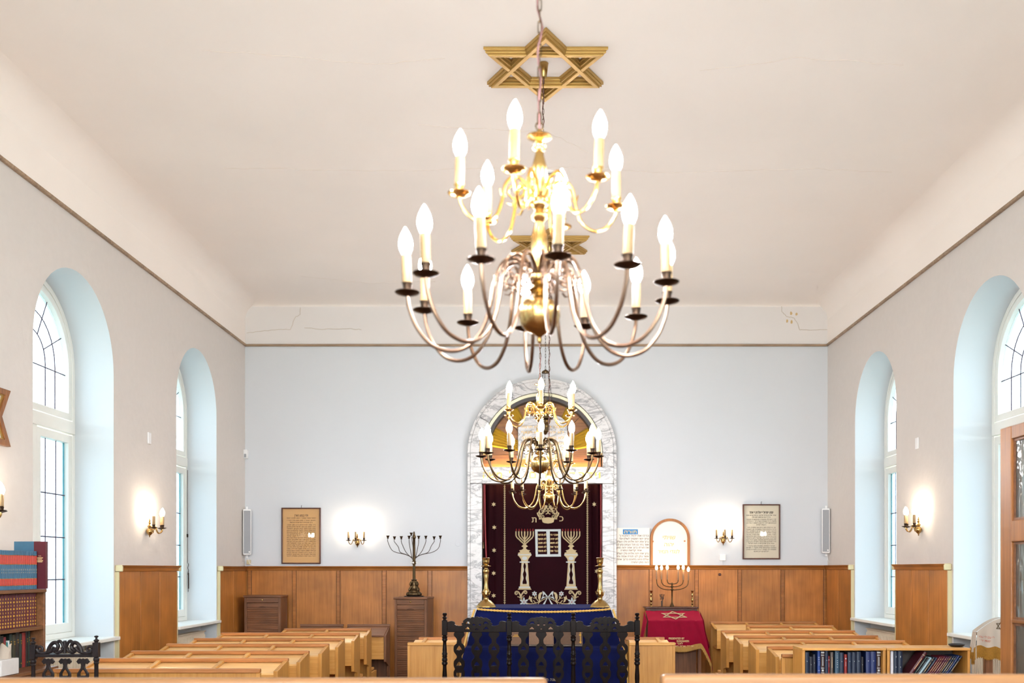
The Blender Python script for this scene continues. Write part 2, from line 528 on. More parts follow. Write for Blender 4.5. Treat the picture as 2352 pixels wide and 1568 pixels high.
def side_wall(name, x0, sg, wins, ztop, zsill):
    w = MB(); rv = MB()
    zt = ZC - RC
    ys = [YF]
    for a, b in sorted(wins): ys += [a, b]
    ys.append(YB)
    for i in range(0, len(ys), 2):
        a, b = ys[i], ys[i + 1]
        w.add([(x0, a, 0), (x0, b, 0), (x0, b, zt), (x0, a, zt)], [(0, 1, 2, 3)])
    xo, xn = x0 + sg * DEP, x0 + sg * 0.2
    for a, b in wins:
        c, r = (a + b) / 2, (b - a) / 2
        zs = ztop - r
        ap = arch_pts(c, r, zs)
        for (y1, z1), (y2, z2) in zip(ap, ap[1:]):
            w.add([(x0, y1, z1), (x0, y2, z2), (x0, y2, zt), (x0, y1, zt)], [(0, 1, 2, 3)])
        prof = [(a, zsill)] + ap + [(b, zsill)]
        vs = [(x, y, z) for x in (x0, xo) for y, z in prof]
        n = len(prof)
        rv.add(vs, [(i, i + 1, n + i + 1, n + i) for i in range(n - 1)])
        zb = zsill - 0.03
        rv.add([(x0, a, 0), (xn, a, 0), (xn, a, zb), (x0, a, zb)], [(0, 1, 2, 3)])
        rv.add([(x0, b, 0), (xn, b, 0), (xn, b, zb), (x0, b, zb)], [(0, 1, 2, 3)])
        rv.add([(xn, a, 0), (xn, b, 0), (xn, b, zb), (xn, a, zb)], [(0, 1, 2, 3)])
    root = struct(name)
    w.build('wall_paper', M['wall_side'], root, smooth=False, recalc=False)
    rv.build('window_reveal', M['reveal'], root, smooth=True, recalc=False, angle=30)
    cv = MB()
    n = 10
    pr = [(x0 - sg * (RC - RC * math.cos(PI / 2 * i / n)), zt + RC * math.sin(PI / 2 * i / n)) for i in range(n + 1)]
    vs = [(x, y, z) for y in (YF, YB) for x, z in pr]
    cv.add(vs, [(i, i + 1, n + 2 + i, n + 1 + i) for i in range(n)])
    # painted band above the picture rail
    zr = 4.76
    cv.add([(x0 - sg * 0.004, YF, zr), (x0 - sg * 0.004, YB, zr), (x0 - sg * 0.004, YB, zt), (x0 - sg * 0.004, YF, zt)], [(0, 1, 2, 3)])
    cv.build('cove', M['ceiling'], root, smooth=True, recalc=False)
    return root


side_wall('wall_left', XL, -1, WL, 4.28, 1.0)
side_wall('wall_right', XR, 1, WR, 4.24, 1.03)

fl = MB().box(XL - 0.5, XR + 0.5, YF - 0.1, YB + 0.6, -0.08, 0.0).build('floor', M['floor'], smooth=False)
fl['kind'] = 'structure'
ce = MB()
ce.add([(XL + RC - .01, YF, ZC), (XR - RC + .01, YF, ZC), (XR - RC + .01, YB - 0.35, ZC), (XL + RC - .01, YB - 0.35, ZC)], [(0, 1, 2, 3)])
n = 6
pr = [(YB - 0.35 + 0.35 * math.sin(PI / 2 * i / n), ZC - 0.05 * (1 - math.cos(PI / 2 * i / n))) for i in range(n + 1)]
ce.add([(x, y, z) for x in (XL, XR) for y, z in pr], [(i, i + 1, n + 2 + i, n + 1 + i) for i in range(n)])
ce = ce.build('ceiling', M['ceiling'], smooth=True, recalc=False)
ce['kind'] = 'structure'
# wall behind the camera; its three unseen arched windows are added for daylight
ADDED_WIN = [(-3.5, -1.4), (-1.05, 1.05), (1.4, 3.5)]
wf = struct('wall_front'); w_, r_ = MB(), MB()
fs, fz = 4.0, 0.9
ed = [XL - .2] + [v for p in ADDED_WIN for v in p] + [XR + .2]
for i in range(0, len(ed), 2): w_.add([(ed[i], YF, 0), (ed[i + 1], YF, 0), (ed[i + 1], YF, ZC + .1), (ed[i], YF, ZC + .1)], [(0, 1, 2, 3)])
for a, b in ADDED_WIN:
    c, r = (a + b) / 2, (b - a) / 2
    w_.add([(a, YF, 0), (b, YF, 0), (b, YF, fz), (a, YF, fz)], [(0, 1, 2, 3)])
    ap = arch_pts(c, r, fs)
    for (x1, z1), (x2, z2) in zip(ap, ap[1:]): w_.add([(x1, YF, z1), (x2, YF, z2), (x2, YF, ZC + .1), (x1, YF, ZC + .1)], [(0, 1, 2, 3)])
    pf = [(a, fz)] + ap + [(b, fz)]; n = len(pf)
    r_.add([(x, y, z) for y in (YF, YF - .3) for x, z in pf], [(i, i + 1, n + i + 1, n + i) for i in range(n - 1)])
    r_.add([(a, YF, fz), (b, YF, fz), (b, YF - .3, fz), (a, YF - .3, fz)], [(0, 1, 2, 3)])
w_.build('wall_paper', M['wall_side'], wf, smooth=False, recalc=False)
r_.build('window_reveal', M['reveal'], wf, recalc=False, angle=30)
for i, (a, b) in enumerate(ADDED_WIN):
    c, r = (a + b) / 2, (b - a) / 2
    t = struct('window_%d' % (11 + i), (c, YF - .28, fz))  # unseen window, added so daylight reaches the pews and back wall
    oo = [(a, fz)] + arch_pts(c, r, fs) + [(b, fz)]; ii = [(a + .07, fz + .07)] + arch_pts(c, r - .07, fs) + [(b - .07, fz + .07)]
    mb = MB().ring(oo, ii, YF - .3, YF - .24, 'xz'); mb.box(c - .03, c + .03, YF - .3, YF - .24, fz + .05, fs + r - .05); mb.box(a + .05, b - .05, YF - .3, YF - .24, fs - .06, fs)
    mb.build('window_frame', M['white_paint'], t)
    MB().add([(x, YF - .27, z) for x, z in ii], [tuple(range(len(ii)))]).build('pane', M['clear_glass'], t, smooth=False, recalc=False)
    ld = bpy.data.lights.new('window_skylight', 'AREA'); ld.shape = 'RECTANGLE'; ld.size = b - a; ld.size_y = fs + r - fz; ld.cycles.is_portal = True
    lo_ = bpy.data.objects.new('window_skylight', ld); COL.objects.link(lo_)
    lo_.location = (c, YF - .305, (fs + r + fz) / 2); lo_.rotation_euler = (PI / 2, 0, 0)

# back wall with the ark niche
AX, AZ = PX(1245, 13.7), PZ(1040, 13.7)
RO, RI = 171.5 * 13.7 / F, 139.5 * 13.7 / F
root = struct('wall_back')
wb, wu = MB(), MB()
zr = 4.75
a, b = AX - RI, AX + RI


def bq(mb, x0, x1, z0, z1, y=YB): mb.add([(x0, y, z0), (x1, y, z0), (x1, y, z1), (x0, y, z1)], [(0, 1, 2, 3)])


bq(wb, XL, a, 0, zr); bq(wb, b, XR, 0, zr)
ap = arch_pts(AX, RI, AZ)
for (x1, z1), (x2, z2) in zip(ap, ap[1:]):
    wb.add([(x1, YB, z1), (x2, YB, z2), (x2, YB, zr), (x1, YB, zr)], [(0, 1, 2, 3)])
bq(wu, XL, XR, zr, ZC)
wb.build('wall_paint', M['wall_back'], root, smooth=False, recalc=False)
wu.build('wall_band', plain('upper band paint', (222, 217, 216), 0.85, var=0.02, scale=2.5, spec=0.2), root, smooth=False, recalc=False)
nb = MB()
pf = [(a, 0)] + ap + [(b, 0)]
vs = [(x, y, z) for y in (YB - 0.001, YB + 0.34) for x, z in pf]
nn = len(pf)
nb.add(vs, [(i, i + 1, nn + i + 1, nn + i) for i in range(nn - 1)])
nb.add([(a, YB + .34, 0), (b, YB + .34, 0), (b, YB + .34, AZ + RI + .05), (a, YB + .34, AZ + RI + .05)], [(0, 1, 2, 3)])
nb.build('ark_niche', M['grey_arch'], root, smooth=True, recalc=False)

# picture rail round the room
M['railx'] = wood('picture rail', (132, 106, 84), (176, 150, 124), 'x', 0.5)
rail = struct('trim_1')
MB().box(XL, XR, YB - 0.03, YB, 4.742, 4.772).build('picture_rail', M['railx'], rail, bevel=0.006)
MB().box(XL, XL + 0.03, YF, YB - 0.03, 4.742, 4.772).build('picture_rail', M['railx'], rail, bevel=0.006)
MB().box(XR - 0.03, XR, YF, YB - 0.03, 4.742, 4.772).build('picture_rail', M['railx'], rail, bevel=0.006)

# cracks and flaked spots in the plaster
ck = struct('trim_2')


def crack(pts, y, r=0.0035):
    q = []
    for i in range(len(pts) - 1):
        (x0, z0), (x1, z1) = pts[i], pts[i + 1]
        for k in range(5):
            t = k / 5
            q.append((x0 + (x1 - x0) * t + random.uniform(-.006, .006), y, z0 + (z1 - z0) * t + random.uniform(-.006, .006)))
    q.append((pts[-1][0], y, pts[-1][1]))
    MB().tube(q, r, 4).build('crack', M['crack'], ck)


def bp(px, py): return (PX(px, YB), PZ(py, YB))


crack([bp(1795, 702), bp(1797, 716), bp(1806, 726), bp(1824, 730), bp(1832, 742), bp(1836, 757), bp(1860, 758), bp(1900, 757)], YB)
crack([bp(567, 765), bp(600, 760), bp(640, 757), bp(668, 756), bp(678, 728), bp(690, 722), bp(690, 706)], YB)
crack([bp(700, 752), bp(740, 756), bp(800, 754), bp(830, 757)], YB)
for px, py in ((1817, 719), (1830, 721), (1808, 737), (1818, 739)):
    x, z = bp(px, py)
    MB().prism([(x + 0.016 * random.uniform(.7, 1.3) * math.cos(t), z + 0.022 * random.uniform(.7, 1.3) * math.sin(t)) for t in [k * PI / 4 for k in range(8)]], YB - .002, YB + .002).build('flaked_spot', M['flake'], ck)
# ceiling cracks
for pts in ([(-2.9, 9.2), (-1.4, 9.25), (.2, 9.18), (1.2, 9.3), (2.6, 9.22), (3.4, 9.3)], [(-2.4, 7.1), (-1.2, 7.3), (-.6, 7.2)], [(1.2, 7.4), (1.9, 7.2), (2.8, 7.35)],
            [(-1.0, 8.3), (0.1, 8.45), (0.5, 8.9)], [(-3.0, 12.6), (-2.2, 12.9), (-1.2, 12.8)]):
    q = []
    for (x0, y0), (x1, y1) in zip(pts, pts[1:]):
        q += [(x0 + (x1 - x0) * k / 8, y0 + (y1 - y0) * k / 8 + random.uniform(-.02, .02), ZC) for k in range(8)]
    MB().tube(q, 0.0018, 4).build('crack', M['crack2'], ck)

# ---------------------------------------------------------------- windows
def off_arch(c, r, zs, zb, d):
    """opening outline moved inwards by d: from lower left over the arch to lower right"""
    return [(c - r + d, zb + d)] + arch_pts(c, r - d, zs) + [(c + r - d, zb + d)]


def window(k, x0, sg, a, b, ztop, zsill, full):
    root = struct('window_%d' % k, (x0 + sg * DEP, (a + b) / 2, zsill))
    c, r = (a + b) / 2, (b - a) / 2
    zs = ztop - r
    xi = x0 + sg * (DEP - 0.07); xo = x0 + sg * (DEP + 0.03)
    lo, hi = min(xi, xo), max(xi, xo)
    zt0, zt1 = 2.93, 3.05
    fr = MB()
    fr.ring(off_arch(c, r, zs, zsill, 0.0), off_arch(c, r, zs, zsill, 0.05), lo, hi, 'yz')
    fr.box(lo - (0.015 if sg > 0 else 0), hi + (0.015 if sg < 0 else 0), a + .03, b - .03, zt0, zt1)
    fr.box(lo, hi, c - 0.04, c + 0.04, zsill + .04, zt0)
    fr.build('window_frame', M['white_paint'], root, bevel=0.004)
    xs0, xs1 = x0 + sg * (DEP - 0.045), x0 + sg * (DEP + 0.005)
    l2, h2 = min(xs0, xs1), max(xs0, xs1)
    # arched upper sash
    us = MB()
    o = [(c - r + .055, zt1 + .012)] + arch_pts(c, r - .055, zs) + [(c + r - .055, zt1 + .012)]
    i = [(c - r + .115, zt1 + .075)] + arch_pts(c, r - .115, zs) + [(c + r - .115, zt1 + .075)]
    us.ring(o, i, l2 - (.02 if sg > 0 else 0), h2 + (.02 if sg < 0 else 0), 'yz')
    s1 = us.build('upper_sash', M['white_paint'], root, bevel=0.004)
    xg = x0 + sg * (DEP - 0.02)
    ii = i if sg < 0 else i[::-1]
    g = MB().add([(xg, y, z) for y, z in ii[::-1]], [tuple(range(len(i)))])
    g.build('pane', M['win_glass'], s1, smooth=False, recalc=False)
    ld = MB()
    xl = xg - sg * 0.006
    rg = r - .115
    for q in (0.42, 0.70):
        rr = rg * q
        ld.tube([(xl, c - rr, zt1 + .07)] + [(xl, y, z) for y, z in arch_pts(c, rr, zs, 16)] + [(xl, c + rr, zt1 + .07)], 0.0048, 5)
    ld.tube([(xl, c - rg - .04, zs - .03), (xl, c + rg + .04, zs - .03)], 0.0055, 5)
    ld.tube([(xl, c, zt1 + .07), (xl, c, zs - .03)], 0.0048, 5)
    for an in (28, 62, 90, 118, 152):
        t = R(an); r0 = rg * 0.42
        ld.tube([(xl, c + r0 * math.cos(t), zs + r0 * math.sin(t)), (xl, c + (rg + .05) * math.cos(t), zs + (rg + .05) * math.sin(t))], 0.0048, 5)
    ld.build('lead_lattice', M['lead'], s1)
    # two casements below
    for ya, yb, near in ((a + .055, c - .045, True), (c + .045, b - .055, False)):
        ls = MB()
        z0, z1 = zsill + .055, zt0 - .012
        ls.ring([(ya, z0), (yb, z0), (yb, z1), (ya, z1)], [(ya + .07, z0 + .085), (yb - .07, z0 + .085), (yb - .07, z1 - .075), (ya + .07, z1 - .075)], l2 - (.02 if sg > 0 else 0), h2 + (.02 if sg < 0 else 0), 'yz')
        s2 = ls.build('casement', M['white_paint'], root, bevel=0.004)
        y0, y1, z0, z1 = ya + .07, yb - .07, z0 + .085, z1 - .075
        MB().add([(xg, y0, z0), (xg, y1, z0), (xg, y1, z1), (xg, y0, z1)], [(0, 1, 2, 3) if sg < 0 else (3, 2, 1, 0)]).build('pane', M['win_glass_low'], s2, smooth=False, recalc=False)
        ld = MB()
        w = y1 - y0
        for t in (0.3, 0.68): ld.tube([(xl, y0 + w * t, z0), (xl, y0 + w * t, z1)], 0.005, 4)
        for z in (2.345, 1.945, 1.55): ld.tube([(xl, y0, z), (xl, y1, z)], 0.006, 4)
        ld.build('lead_lattice', M['lead'], s2)
        e = 0.035
        yy = (y1 - e, y1) if not near else (y0, y0 + e)
        MB().add([(xl, yy[0], z0), (xl, yy[1], z0), (xl, yy[1], z1), (xl, yy[0], z1)], [(0, 1, 2, 3) if sg < 0 else (3, 2, 1, 0)]).build('border_pane', M['teal_glass'], s2, smooth=False, recalc=False)
    # sill board
    xa, xb = x0 - sg * 0.055, x0 + sg * DEP
    MB().box(min(xa, xb), max(xa, xb), a - .03, b + .03, zsill - .035, zsill).build('window_sill', M['white_paint'], root, bevel=0.006)
    if k == 1:
        MB().box(xg - .012, xg + .012, c + .5 * r, c + .62 * r, zt0 + .10, zt0 + .125).build('catch', M['iron'], root)
        xr = x0 + sg * (DEP - .085)
        rod = MB().tube([(xr, b - .035, 2.9), (xr, b - .035, 1.72)], 0.0035, 6)
        rod.box(xr - .008, xr + .008, b - .042, b - .026, 2.05, 2.09)
        ln = [(xr - sg * .01, b - .04 + .012 * math.sin(i), 1.72 - .012 * i) for i in range(16)]
        rod.tube(ln, .004, 5)
        rod.tube([(xr - sg * .012, b - .045, 1.62), (xr - sg * .012, b - .045, 1.36)], .004, 5)
        rod.tube([(xr - sg * .012, b - .025, 1.60), (xr - sg * .012, b - .025, 1.40)], .004, 5)
        rod.build('opening_rod', M['iron'], root)
    # skylight enters through here
    ld = bpy.data.lights.new('window_skylight', 'AREA'); ld.shape = 'RECTANGLE'
    ld.size = b - a; ld.size_y = ztop - zsill
    ld.cycles.is_portal = True
    lo_ = bpy.data.objects.new('window_skylight', ld); COL.objects.link(lo_)
    lo_.location = (x0 + sg * (DEP + 0.02), c, (ztop + zsill) / 2)
    lo_.rotation_euler = (PI / 2, 0, PI / 2 * sg) if True else None
    return root


k = 1
for i, (a, b) in enumerate(WL): window(k, XL, -1, a, b, 4.28, 1.0, i < 2); k += 1
for i, (a, b) in enumerate(WR): window(k, XR, 1, a, b, 4.24, 1.03, i < 2); k += 1

# ---------------------------------------------------------------- wainscot
def wains_back(k, stiles, x0, x1, ztop):
    t = struct('trim_%d' % k)
    yb, yp, ys = YB, YB - 0.03, YB - 0.045
    xs = [x0] + [v for s in stiles for v in s] + [x1]
    for i in range(0, len(xs), 2):
        if xs[i + 1] - xs[i] < .02: continue
        MB().box(xs[i], xs[i + 1], yp, yb - .001, 0.02, ztop - .05).build('panel', M['wains'], t)
    for s0, s1 in stiles:
        st = MB().box(s0 + .004, s1 - .004, ys, yb - .001, 0.02, ztop - .05)
        st.build('stile', M['wainsx'], t, bevel=0.004)
        MB().box(s0 - .002, s0 + .004, yp - .002, yb - .001, .02, ztop - .05).build('groove', M['groove'], t)
        MB().box(s1 - .004, s1 + .002, yp - .002, yb - .001, .02, ztop - .05).build('groove', M['groove'], t)
    cap = MB()
    cap.prism([(yb - .001, ztop - .06), (yb - .05, ztop - .06), (yb - .055, ztop - .03), (yb - .075, ztop - .018), (yb - .08, ztop), (yb - .001, ztop)], x0, x1, 'yz')
    cap.build('cap_rail', M['wainsx'], t, bevel=0.003)
    return t


def sx(p): return PX(p, 13.81)


wains_back(3, [(sx(u), sx(v)) for u, v in ((568, 577), (671, 680), (772, 781), (877, 887), (982, 992))], XL, PX(1075, 13.8), 1.688)
wains_back(4, [(sx(u), sx(v)) for u, v in ((1491, 1499), (1596, 1605), (1695, 1704), (1794, 1803), (1892, 1901))], PX(1416, 13.8), XR, 1.70)


def wains_side(k, x0, sg, ya, yb, ztop, np=3, wall_end=False, cream=True):
    t = struct('trim_%d' % k)
    xi = x0 - sg * 0.035
    w = (yb - ya) / np
    for i in range(np):
        y0, y1 = ya + w * i, ya + w * (i + 1)
        MB().box(min(x0, xi), max(x0, xi), y0 + .004, y1 - .004, .02, ztop - .05).build('panel', M['wains'], t, bevel=.003)
    xg = x0 - sg * .03
    MB().box(min(x0, xg), max(x0, xg), ya, yb, .02, ztop - .05).build('groove', M['groove'], t)
    xa, xc = x0 - sg * .05, x0 - sg * .08
    pr = [(x0, ztop - .06), (xa, ztop - .06), (xa - sg * .005, ztop - .03), (xa - sg * .02, ztop - .018), (xc, ztop), (x0, ztop)]
    cap = MB()
    e1 = 0.0 if wall_end else 0.02
    vs = [(x, y, z) for y in (ya - .02, yb + e1) for x, z in pr]
    n = len(pr)
    cap.add(vs, [tuple(range(n)), tuple(range(2 * n - 1, n - 1, -1))] + [(i, (i + 1) % n, n + (i + 1) % n, n + i) for i in range(n)])
    cap.build('cap_rail', M['wainsy'], t, bevel=.003)
    if cream:
        xc2 = x0 - sg * .036
        for y in ([ya - .02] if wall_end else [ya - .02, yb]):
            MB().box(min(x0, xc2), max(x0, xc2), y, y + .02, .02, ztop - .065).build('cream_edge', M['cream'], t)
            MB().box(min(x0, x0 - sg * .075), max(x0, x0 - sg * .075), y - .004, y + .022, ztop - .062, ztop + .003).build('cream_block', M['cream'], t, bevel=.01)
    return t


wains_side(5, XL, -1, 9.62, 11.16, 1.685)
wains_side(6, XL, -1, 12.68, YB - .08, 1.685, 2, True)
wains_side(7, XR, 1, 9.72, 11.13, 1.70)
wains_side(8, XR, 1, 12.72, YB - .08, 1.70, 2, True)
wains_side(9, XL, -1, 6.46, 7.98, 1.685)
wains_side(10, XR, 1, 6.5, 8.07, 1.70)
# ---------------------------------------------------------------- chandeliers
def chain_mb(x, y, z0, z1, link=0.042, w=0.011, r=0.0021, mb=None, x1=None, y1=None):
    """chain of oval links from (x,y,z0) up to (x1,y1,z1)"""
    mb = mb or MB()
    a = Vector((x, y, z0)); b = Vector((x if x1 is None else x1, y if y1 is None else y1, z1))
    L = (b - a).length; n = max(1, int(L / (link - 2.4 * r)))
    d = (b - a).normalized()
    s = Vector((1, 0, 0)) if abs(d.x) < .8 else Vector((0, 1, 0))
    s = (s - d * s.dot(d)).normalized(); t = d.cross(s)
    st = L / n
    for i in range(n):
        c = a + d * (st * (i + .5))
        u = s if i % 2 == 0 else t
        hl = st / 2 + 1.2 * r - w / 2
        pts = []
        for k in range(10):
            an = 2 * PI * k / 10
            pts.append(c + u * (w / 2 * math.cos(an)) + d * ((hl if math.sin(an) > 0.01 else -hl if math.sin(an) < -0.01 else 0) + w / 2 * math.sin(an)))
        mb.tube(pts, r, 5, closed=True)
    return mb


def mesh_of(mb, name, mat, **kw):
    o = mb.build(name, mat, **kw); me = o.data; bpy.data.objects.remove(o); return me


def arm_mb(pts, rad, scroll):
    mb = MB()
    mb.tube([(p[0], 0, p[1]) for p in smooth_curve([(r, z, 0) for r, z in pts], 6)], rad, 8)
    # scrolled ornament inside the bend
    (cx, cz), s, n = scroll, 1.0, 22
    sp = [(cx + (0.034 - 0.0012 * i) * math.cos(R(120 + 24 * i)), 0, cz + (0.034 - 0.0012 * i) * math.sin(R(120 + 24 * i))) for i in range(n)]
    mb.tube(sp, [0.0042 - 0.00008 * i for i in range(n)], 6)
    for an in (200, 270, 330):
        mb.tube([(cx + .034 * math.cos(R(an)), 0, cz + .034 * math.sin(R(an))), (cx + .047 * math.cos(R(an + 14)), 0, cz + .047 * math.sin(R(an + 14))), (cx + .05 * math.cos(R(an + 34)), 0, cz + .05 * math.sin(R(an + 34)))], [.004, .0035, .002], 5)
    return mb


LOW = [(.018, .112), (.042, .152), (.08, .178), (.12, .162), (.147, .10), (.162, .02), (.186, -.055), (.232, -.112), (.29, -.131), (.352, -.112), (.398, -.06), (.423, 0), (.43, .042)]
UPP = [(.012, .375), (.045, .425), (.085, .442), (.113, .415), (.126, .355), (.148, .305), (.19, .284), (.232, .302), (.257, .335), (.265, .362)]
ME = {}
ME['arm_low'] = mesh_of(arm_mb(LOW, .0066, (.098, .118)), 'arm', M['brass_shaded'])
ME['arm_up'] = mesh_of(arm_mb(UPP, .0058, (.082, .395)), 'arm', M['brass_lit'])
ME['pan_low'] = mesh_of(MB().lathe([(.004, -.008), (.016, -.004), (.036, .002), (.041, .006), (.040, .008), (.02, .004), (.013, .006), (.013, .012), (.0155, .03), (.018, .036), (.014, .036)], seg=18), 'drip_pan', M['pan'])
ME['pan_up'] = mesh_of(MB().lathe([(.004, -.008), (.018, -.004), (.034, .002), (.038, .006), (.037, .008), (.02, .004), (.013, .006), (.013, .012), (.0155, .03), (.018, .034), (.014, .034)], seg=18), 'drip_pan', M['brass_lit'])
ME['candle'] = mesh_of(MB().lathe([(.0135, .03), (.0155, .034), (.0152, .07), (.0158, .09), (.0150, .118), (.0142, .126), (.009, .127)], seg=12), 'candle_sleeve', M['candle'])
BULB = [(.010, .124), (.0135, .130), (.0195, .143), (.0218, .157), (.0205, .172), (.0155, .188), (.0085, .202), (.003, .211), (.0008, .214)]
ME['bulb'] = mesh_of(MB().lathe(BULB, seg=12), 'bulb', M['bulb'], angle=180)
COLUMN = [(.003, -.098), (.007, -.092), (.008, -.084), (.005, -.078), (.013, -.072), (.02, -.066), (.045, -.056), (.062, -.036), (.069, -.008), (.066, .018), (.052, .038), (.034, .048), (.022, .054), (.019, .062),
          (.03, .07), (.036, .078), (.024, .086), (.018, .094), (.03, .102), (.034, .112), (.034, .122), (.024, .13), (.014, .142), (.017, .16), (.024, .19), (.029, .225), (.026, .258), (.018, .285), (.014, .30), (.026, .31),
          (.029, .318), (.02, .328), (.015, .34), (.03, .352), (.032, .362), (.03, .376), (.018, .386), (.014, .40), (.02, .425), (.027, .455), (.024, .485), (.016, .515), (.012, .53), (.022, .54), (.024, .548),
          (.014, .556), (.011, .566), (.03, .572), (.041, .578), (.04, .582), (.016, .585), (.008, .592), (.006, .604)]


def chandelier(x, y, z, t0, label, xc, low_arm):
    root = thing('chandelier', label, 'chandelier', (x, y, z), 0, 'brass chandeliers in a line down the hall')
    MB().lathe(COLUMN, seg=28).build('column', M['brass'], root, world=False, angle=50)
    top = ZC - z
    dx = xc - x
    can = MB().lathe([(.004, -.115), (.014, -.11), (.022, -.10), (.03, -.05), (.034, -.012), (.036, -.002)], c=(dx, 0, top), seg=20)
    can.build('ceiling_canopy', M['brass'], root, world=False)
    lp = MB().tube([(.012 * math.cos(a), 0, .615 + .014 * math.sin(a)) for a in [k * PI / 5 for k in range(10)]], .0025, 6, closed=True)
    chain_mb(0, 0, .622, top - .112, mb=lp, x1=dx, y1=0)
    lp.build('chain', M['bronze'], root, world=False)
    n = 70
    cb = []
    for i in range(n + 1):
        t = i / n
        zz = .60 + (top - .11 - .60) * t
        amp = .0095 * min(1, 6 * t, 6 * (1 - t))
        cb.append((dx * t + amp * math.cos(i * 1.15), amp * math.sin(i * 1.15), zz))
    MB().tube(cb, .0036, 6).build('flex', M['cable'], root, world=False)
    for tier, n, rr, zz, a0, arm, pan in (('low', 12, .43, .049, t0[0], low_arm, ME['pan_low']), ('up', 6, .265, .366, t0[1], ME['arm_up'], ME['pan_up'])):
        for k in range(n):
            th = R(a0 + 360.0 / n * k - 90)
            ao = inst(arm, 'arm', root, (0, 0, 0), th)
            inst(pan, 'drip_pan', ao, (rr, 0, zz))
            tl = random.uniform(-.035, .035), random.uniform(-.035, .035)
            for m, nm in ((ME['candle'], 'candle_sleeve'), (ME['bulb'], 'bulb')):
                o = inst(m, nm, ao, (rr, 0, zz)); o.rotation_euler = (tl[0], tl[1], 0)
    return root


chandelier(.004, 3.27, 2.488, (-23, -17), 'large nearest brass chandelier, softly out of focus, with two tiers of lit candle bulbs', .012, ME['arm_low'])
ME['arm_low2'] = mesh_of(arm_mb(LOW, .0066, (.098, .118)), 'arm', M['bronze'])  # same lower arm in a darker metal, shade put into its colour
chandelier(.013, 7.29, 2.42, (0.5, 1.5), 'middle brass chandelier in front of the sunburst, hung from the larger gilded star', .04, ME['arm_low2'])
ME['arm_low3'] = mesh_of(arm_mb(LOW, .0066, (.098, .118)), 'arm', M['brass'])
chandelier(.124, 11.3, 2.467, (15, 15), 'farthest brass chandelier, hanging in front of the burgundy ark curtain', .128, ME['arm_low3'])


def hexagram_rings(mb, Rr, w, w2, a, b, plane, cx=0, cy=0, rot=0):
    """two mitred triangles"""
    for s in (90, -90):
        def tri(off):
            r = Rr - off * 2
            return [(cx + r * math.cos(R(s + rot + 120 * k)), cy + r * math.sin(R(s + rot + 120 * k))) for k in range(3)]
        d = 0.0 if s > 0 else 0.002
        mb.ring(tri(0 + (w - w2) / 2), tri(w - (w - w2) / 2), a + (d if b < a else -d) * 0, b - d, plane)
    return mb


def ceiling_star(x, y, label):
    root = thing('ceiling_star', label, 'star', (x, y, ZC), 0, 'gilded stars on the ceiling')
    for nm, s in (('triangle', 90), ('triangle', -90)):
        mb = MB()
        d = .0 if s > 0 else .003
        for o0, o1, z0, z1 in ((0, .078, -.022, 0), (.008, .066, -.042, -.02), (.018, .05, -.056, -.04)):
            def tri(off):
                r = .512 - off * 2
                return [(r * math.cos(R(s + 120 * k)), r * math.sin(R(s + 120 * k))) for k in range(3)]
            mb.ring(tri(o0), tri(o1), z0 - d, z1, 'xy')
        mb.build(nm, M['gilt'], root, world=False, smooth=False, bevel=.003)
    return root


ceiling_star(.054, 7.31, 'large gilded six-pointed star on the ceiling where the middle chandelier hangs')
ceiling_star(.129, 11.31, 'foreshortened gilded six-pointed star on the ceiling nearest the ark wall')

# small ceiling vent
v = thing('ceiling_vent', 'small round white vent with dark slits on the ceiling behind the nearest chandelier', 'vent', (.10, 9.29, ZC))
MB().lathe([(.0, -.02), (.05, -.02), (.062, -.012), (.064, 0)], seg=24).build('vent_cover', M['white_plastic'], v, world=False)
sl = MB()
for i in range(5): sl.box(-.034, .034, -.034 + i * .017 - .003, -.034 + i * .017 + .003, -.0215, -.019)
sl.build('slats', M['black'], v, world=False)

# ---------------------------------------------------------------- wall sconces
SARM = [(.012, .0), (.028, .03), (.05, .042), (.068, .028), (.078, -.006), (.096, -.03), (.118, -.026), (.132, -.006), (.135, .012)]
SCAN = [(.002, -.075), (.006, -.068), (.005, -.06), (.009, -.052), (.022, -.042), (.033, -.022), (.034, -.004), (.026, .012), (.014, .022), (.018, .032), (.024, .042), (.014, .052), (.008, .06), (.012, .072), (.013, .08), (.007, .088), (.010, .096), (.010, .102), (.005, .108), (.007, .114), (.003, .122)]
ME['s_body'] = mesh_of(MB().lathe(SCAN, c=(0, -.036, 0), seg=18), 'backplate', M['brass'])
sa = MB().tube([(p[0], 0, p[1]) for p in smooth_curve([(a, b, 0) for a, b in SARM], 6)], .0052, 8)
sp_ = [(.046 + (.016 - .0008 * i) * math.cos(R(30 * i)), 0, .012 + (.016 - .0008 * i) * math.sin(R(30 * i))) for i in range(16)]
sa.tube(sp_, .0035, 6)
ME['s_arm'] = mesh_of(sa, 'arm', M['brass'])
ME['bulb_wall'] = mesh_of(MB().lathe(BULB, seg=12), 'bulb', emission('lit sconce bulb', (1.0, 0.83, 0.62), 13.0), angle=180)


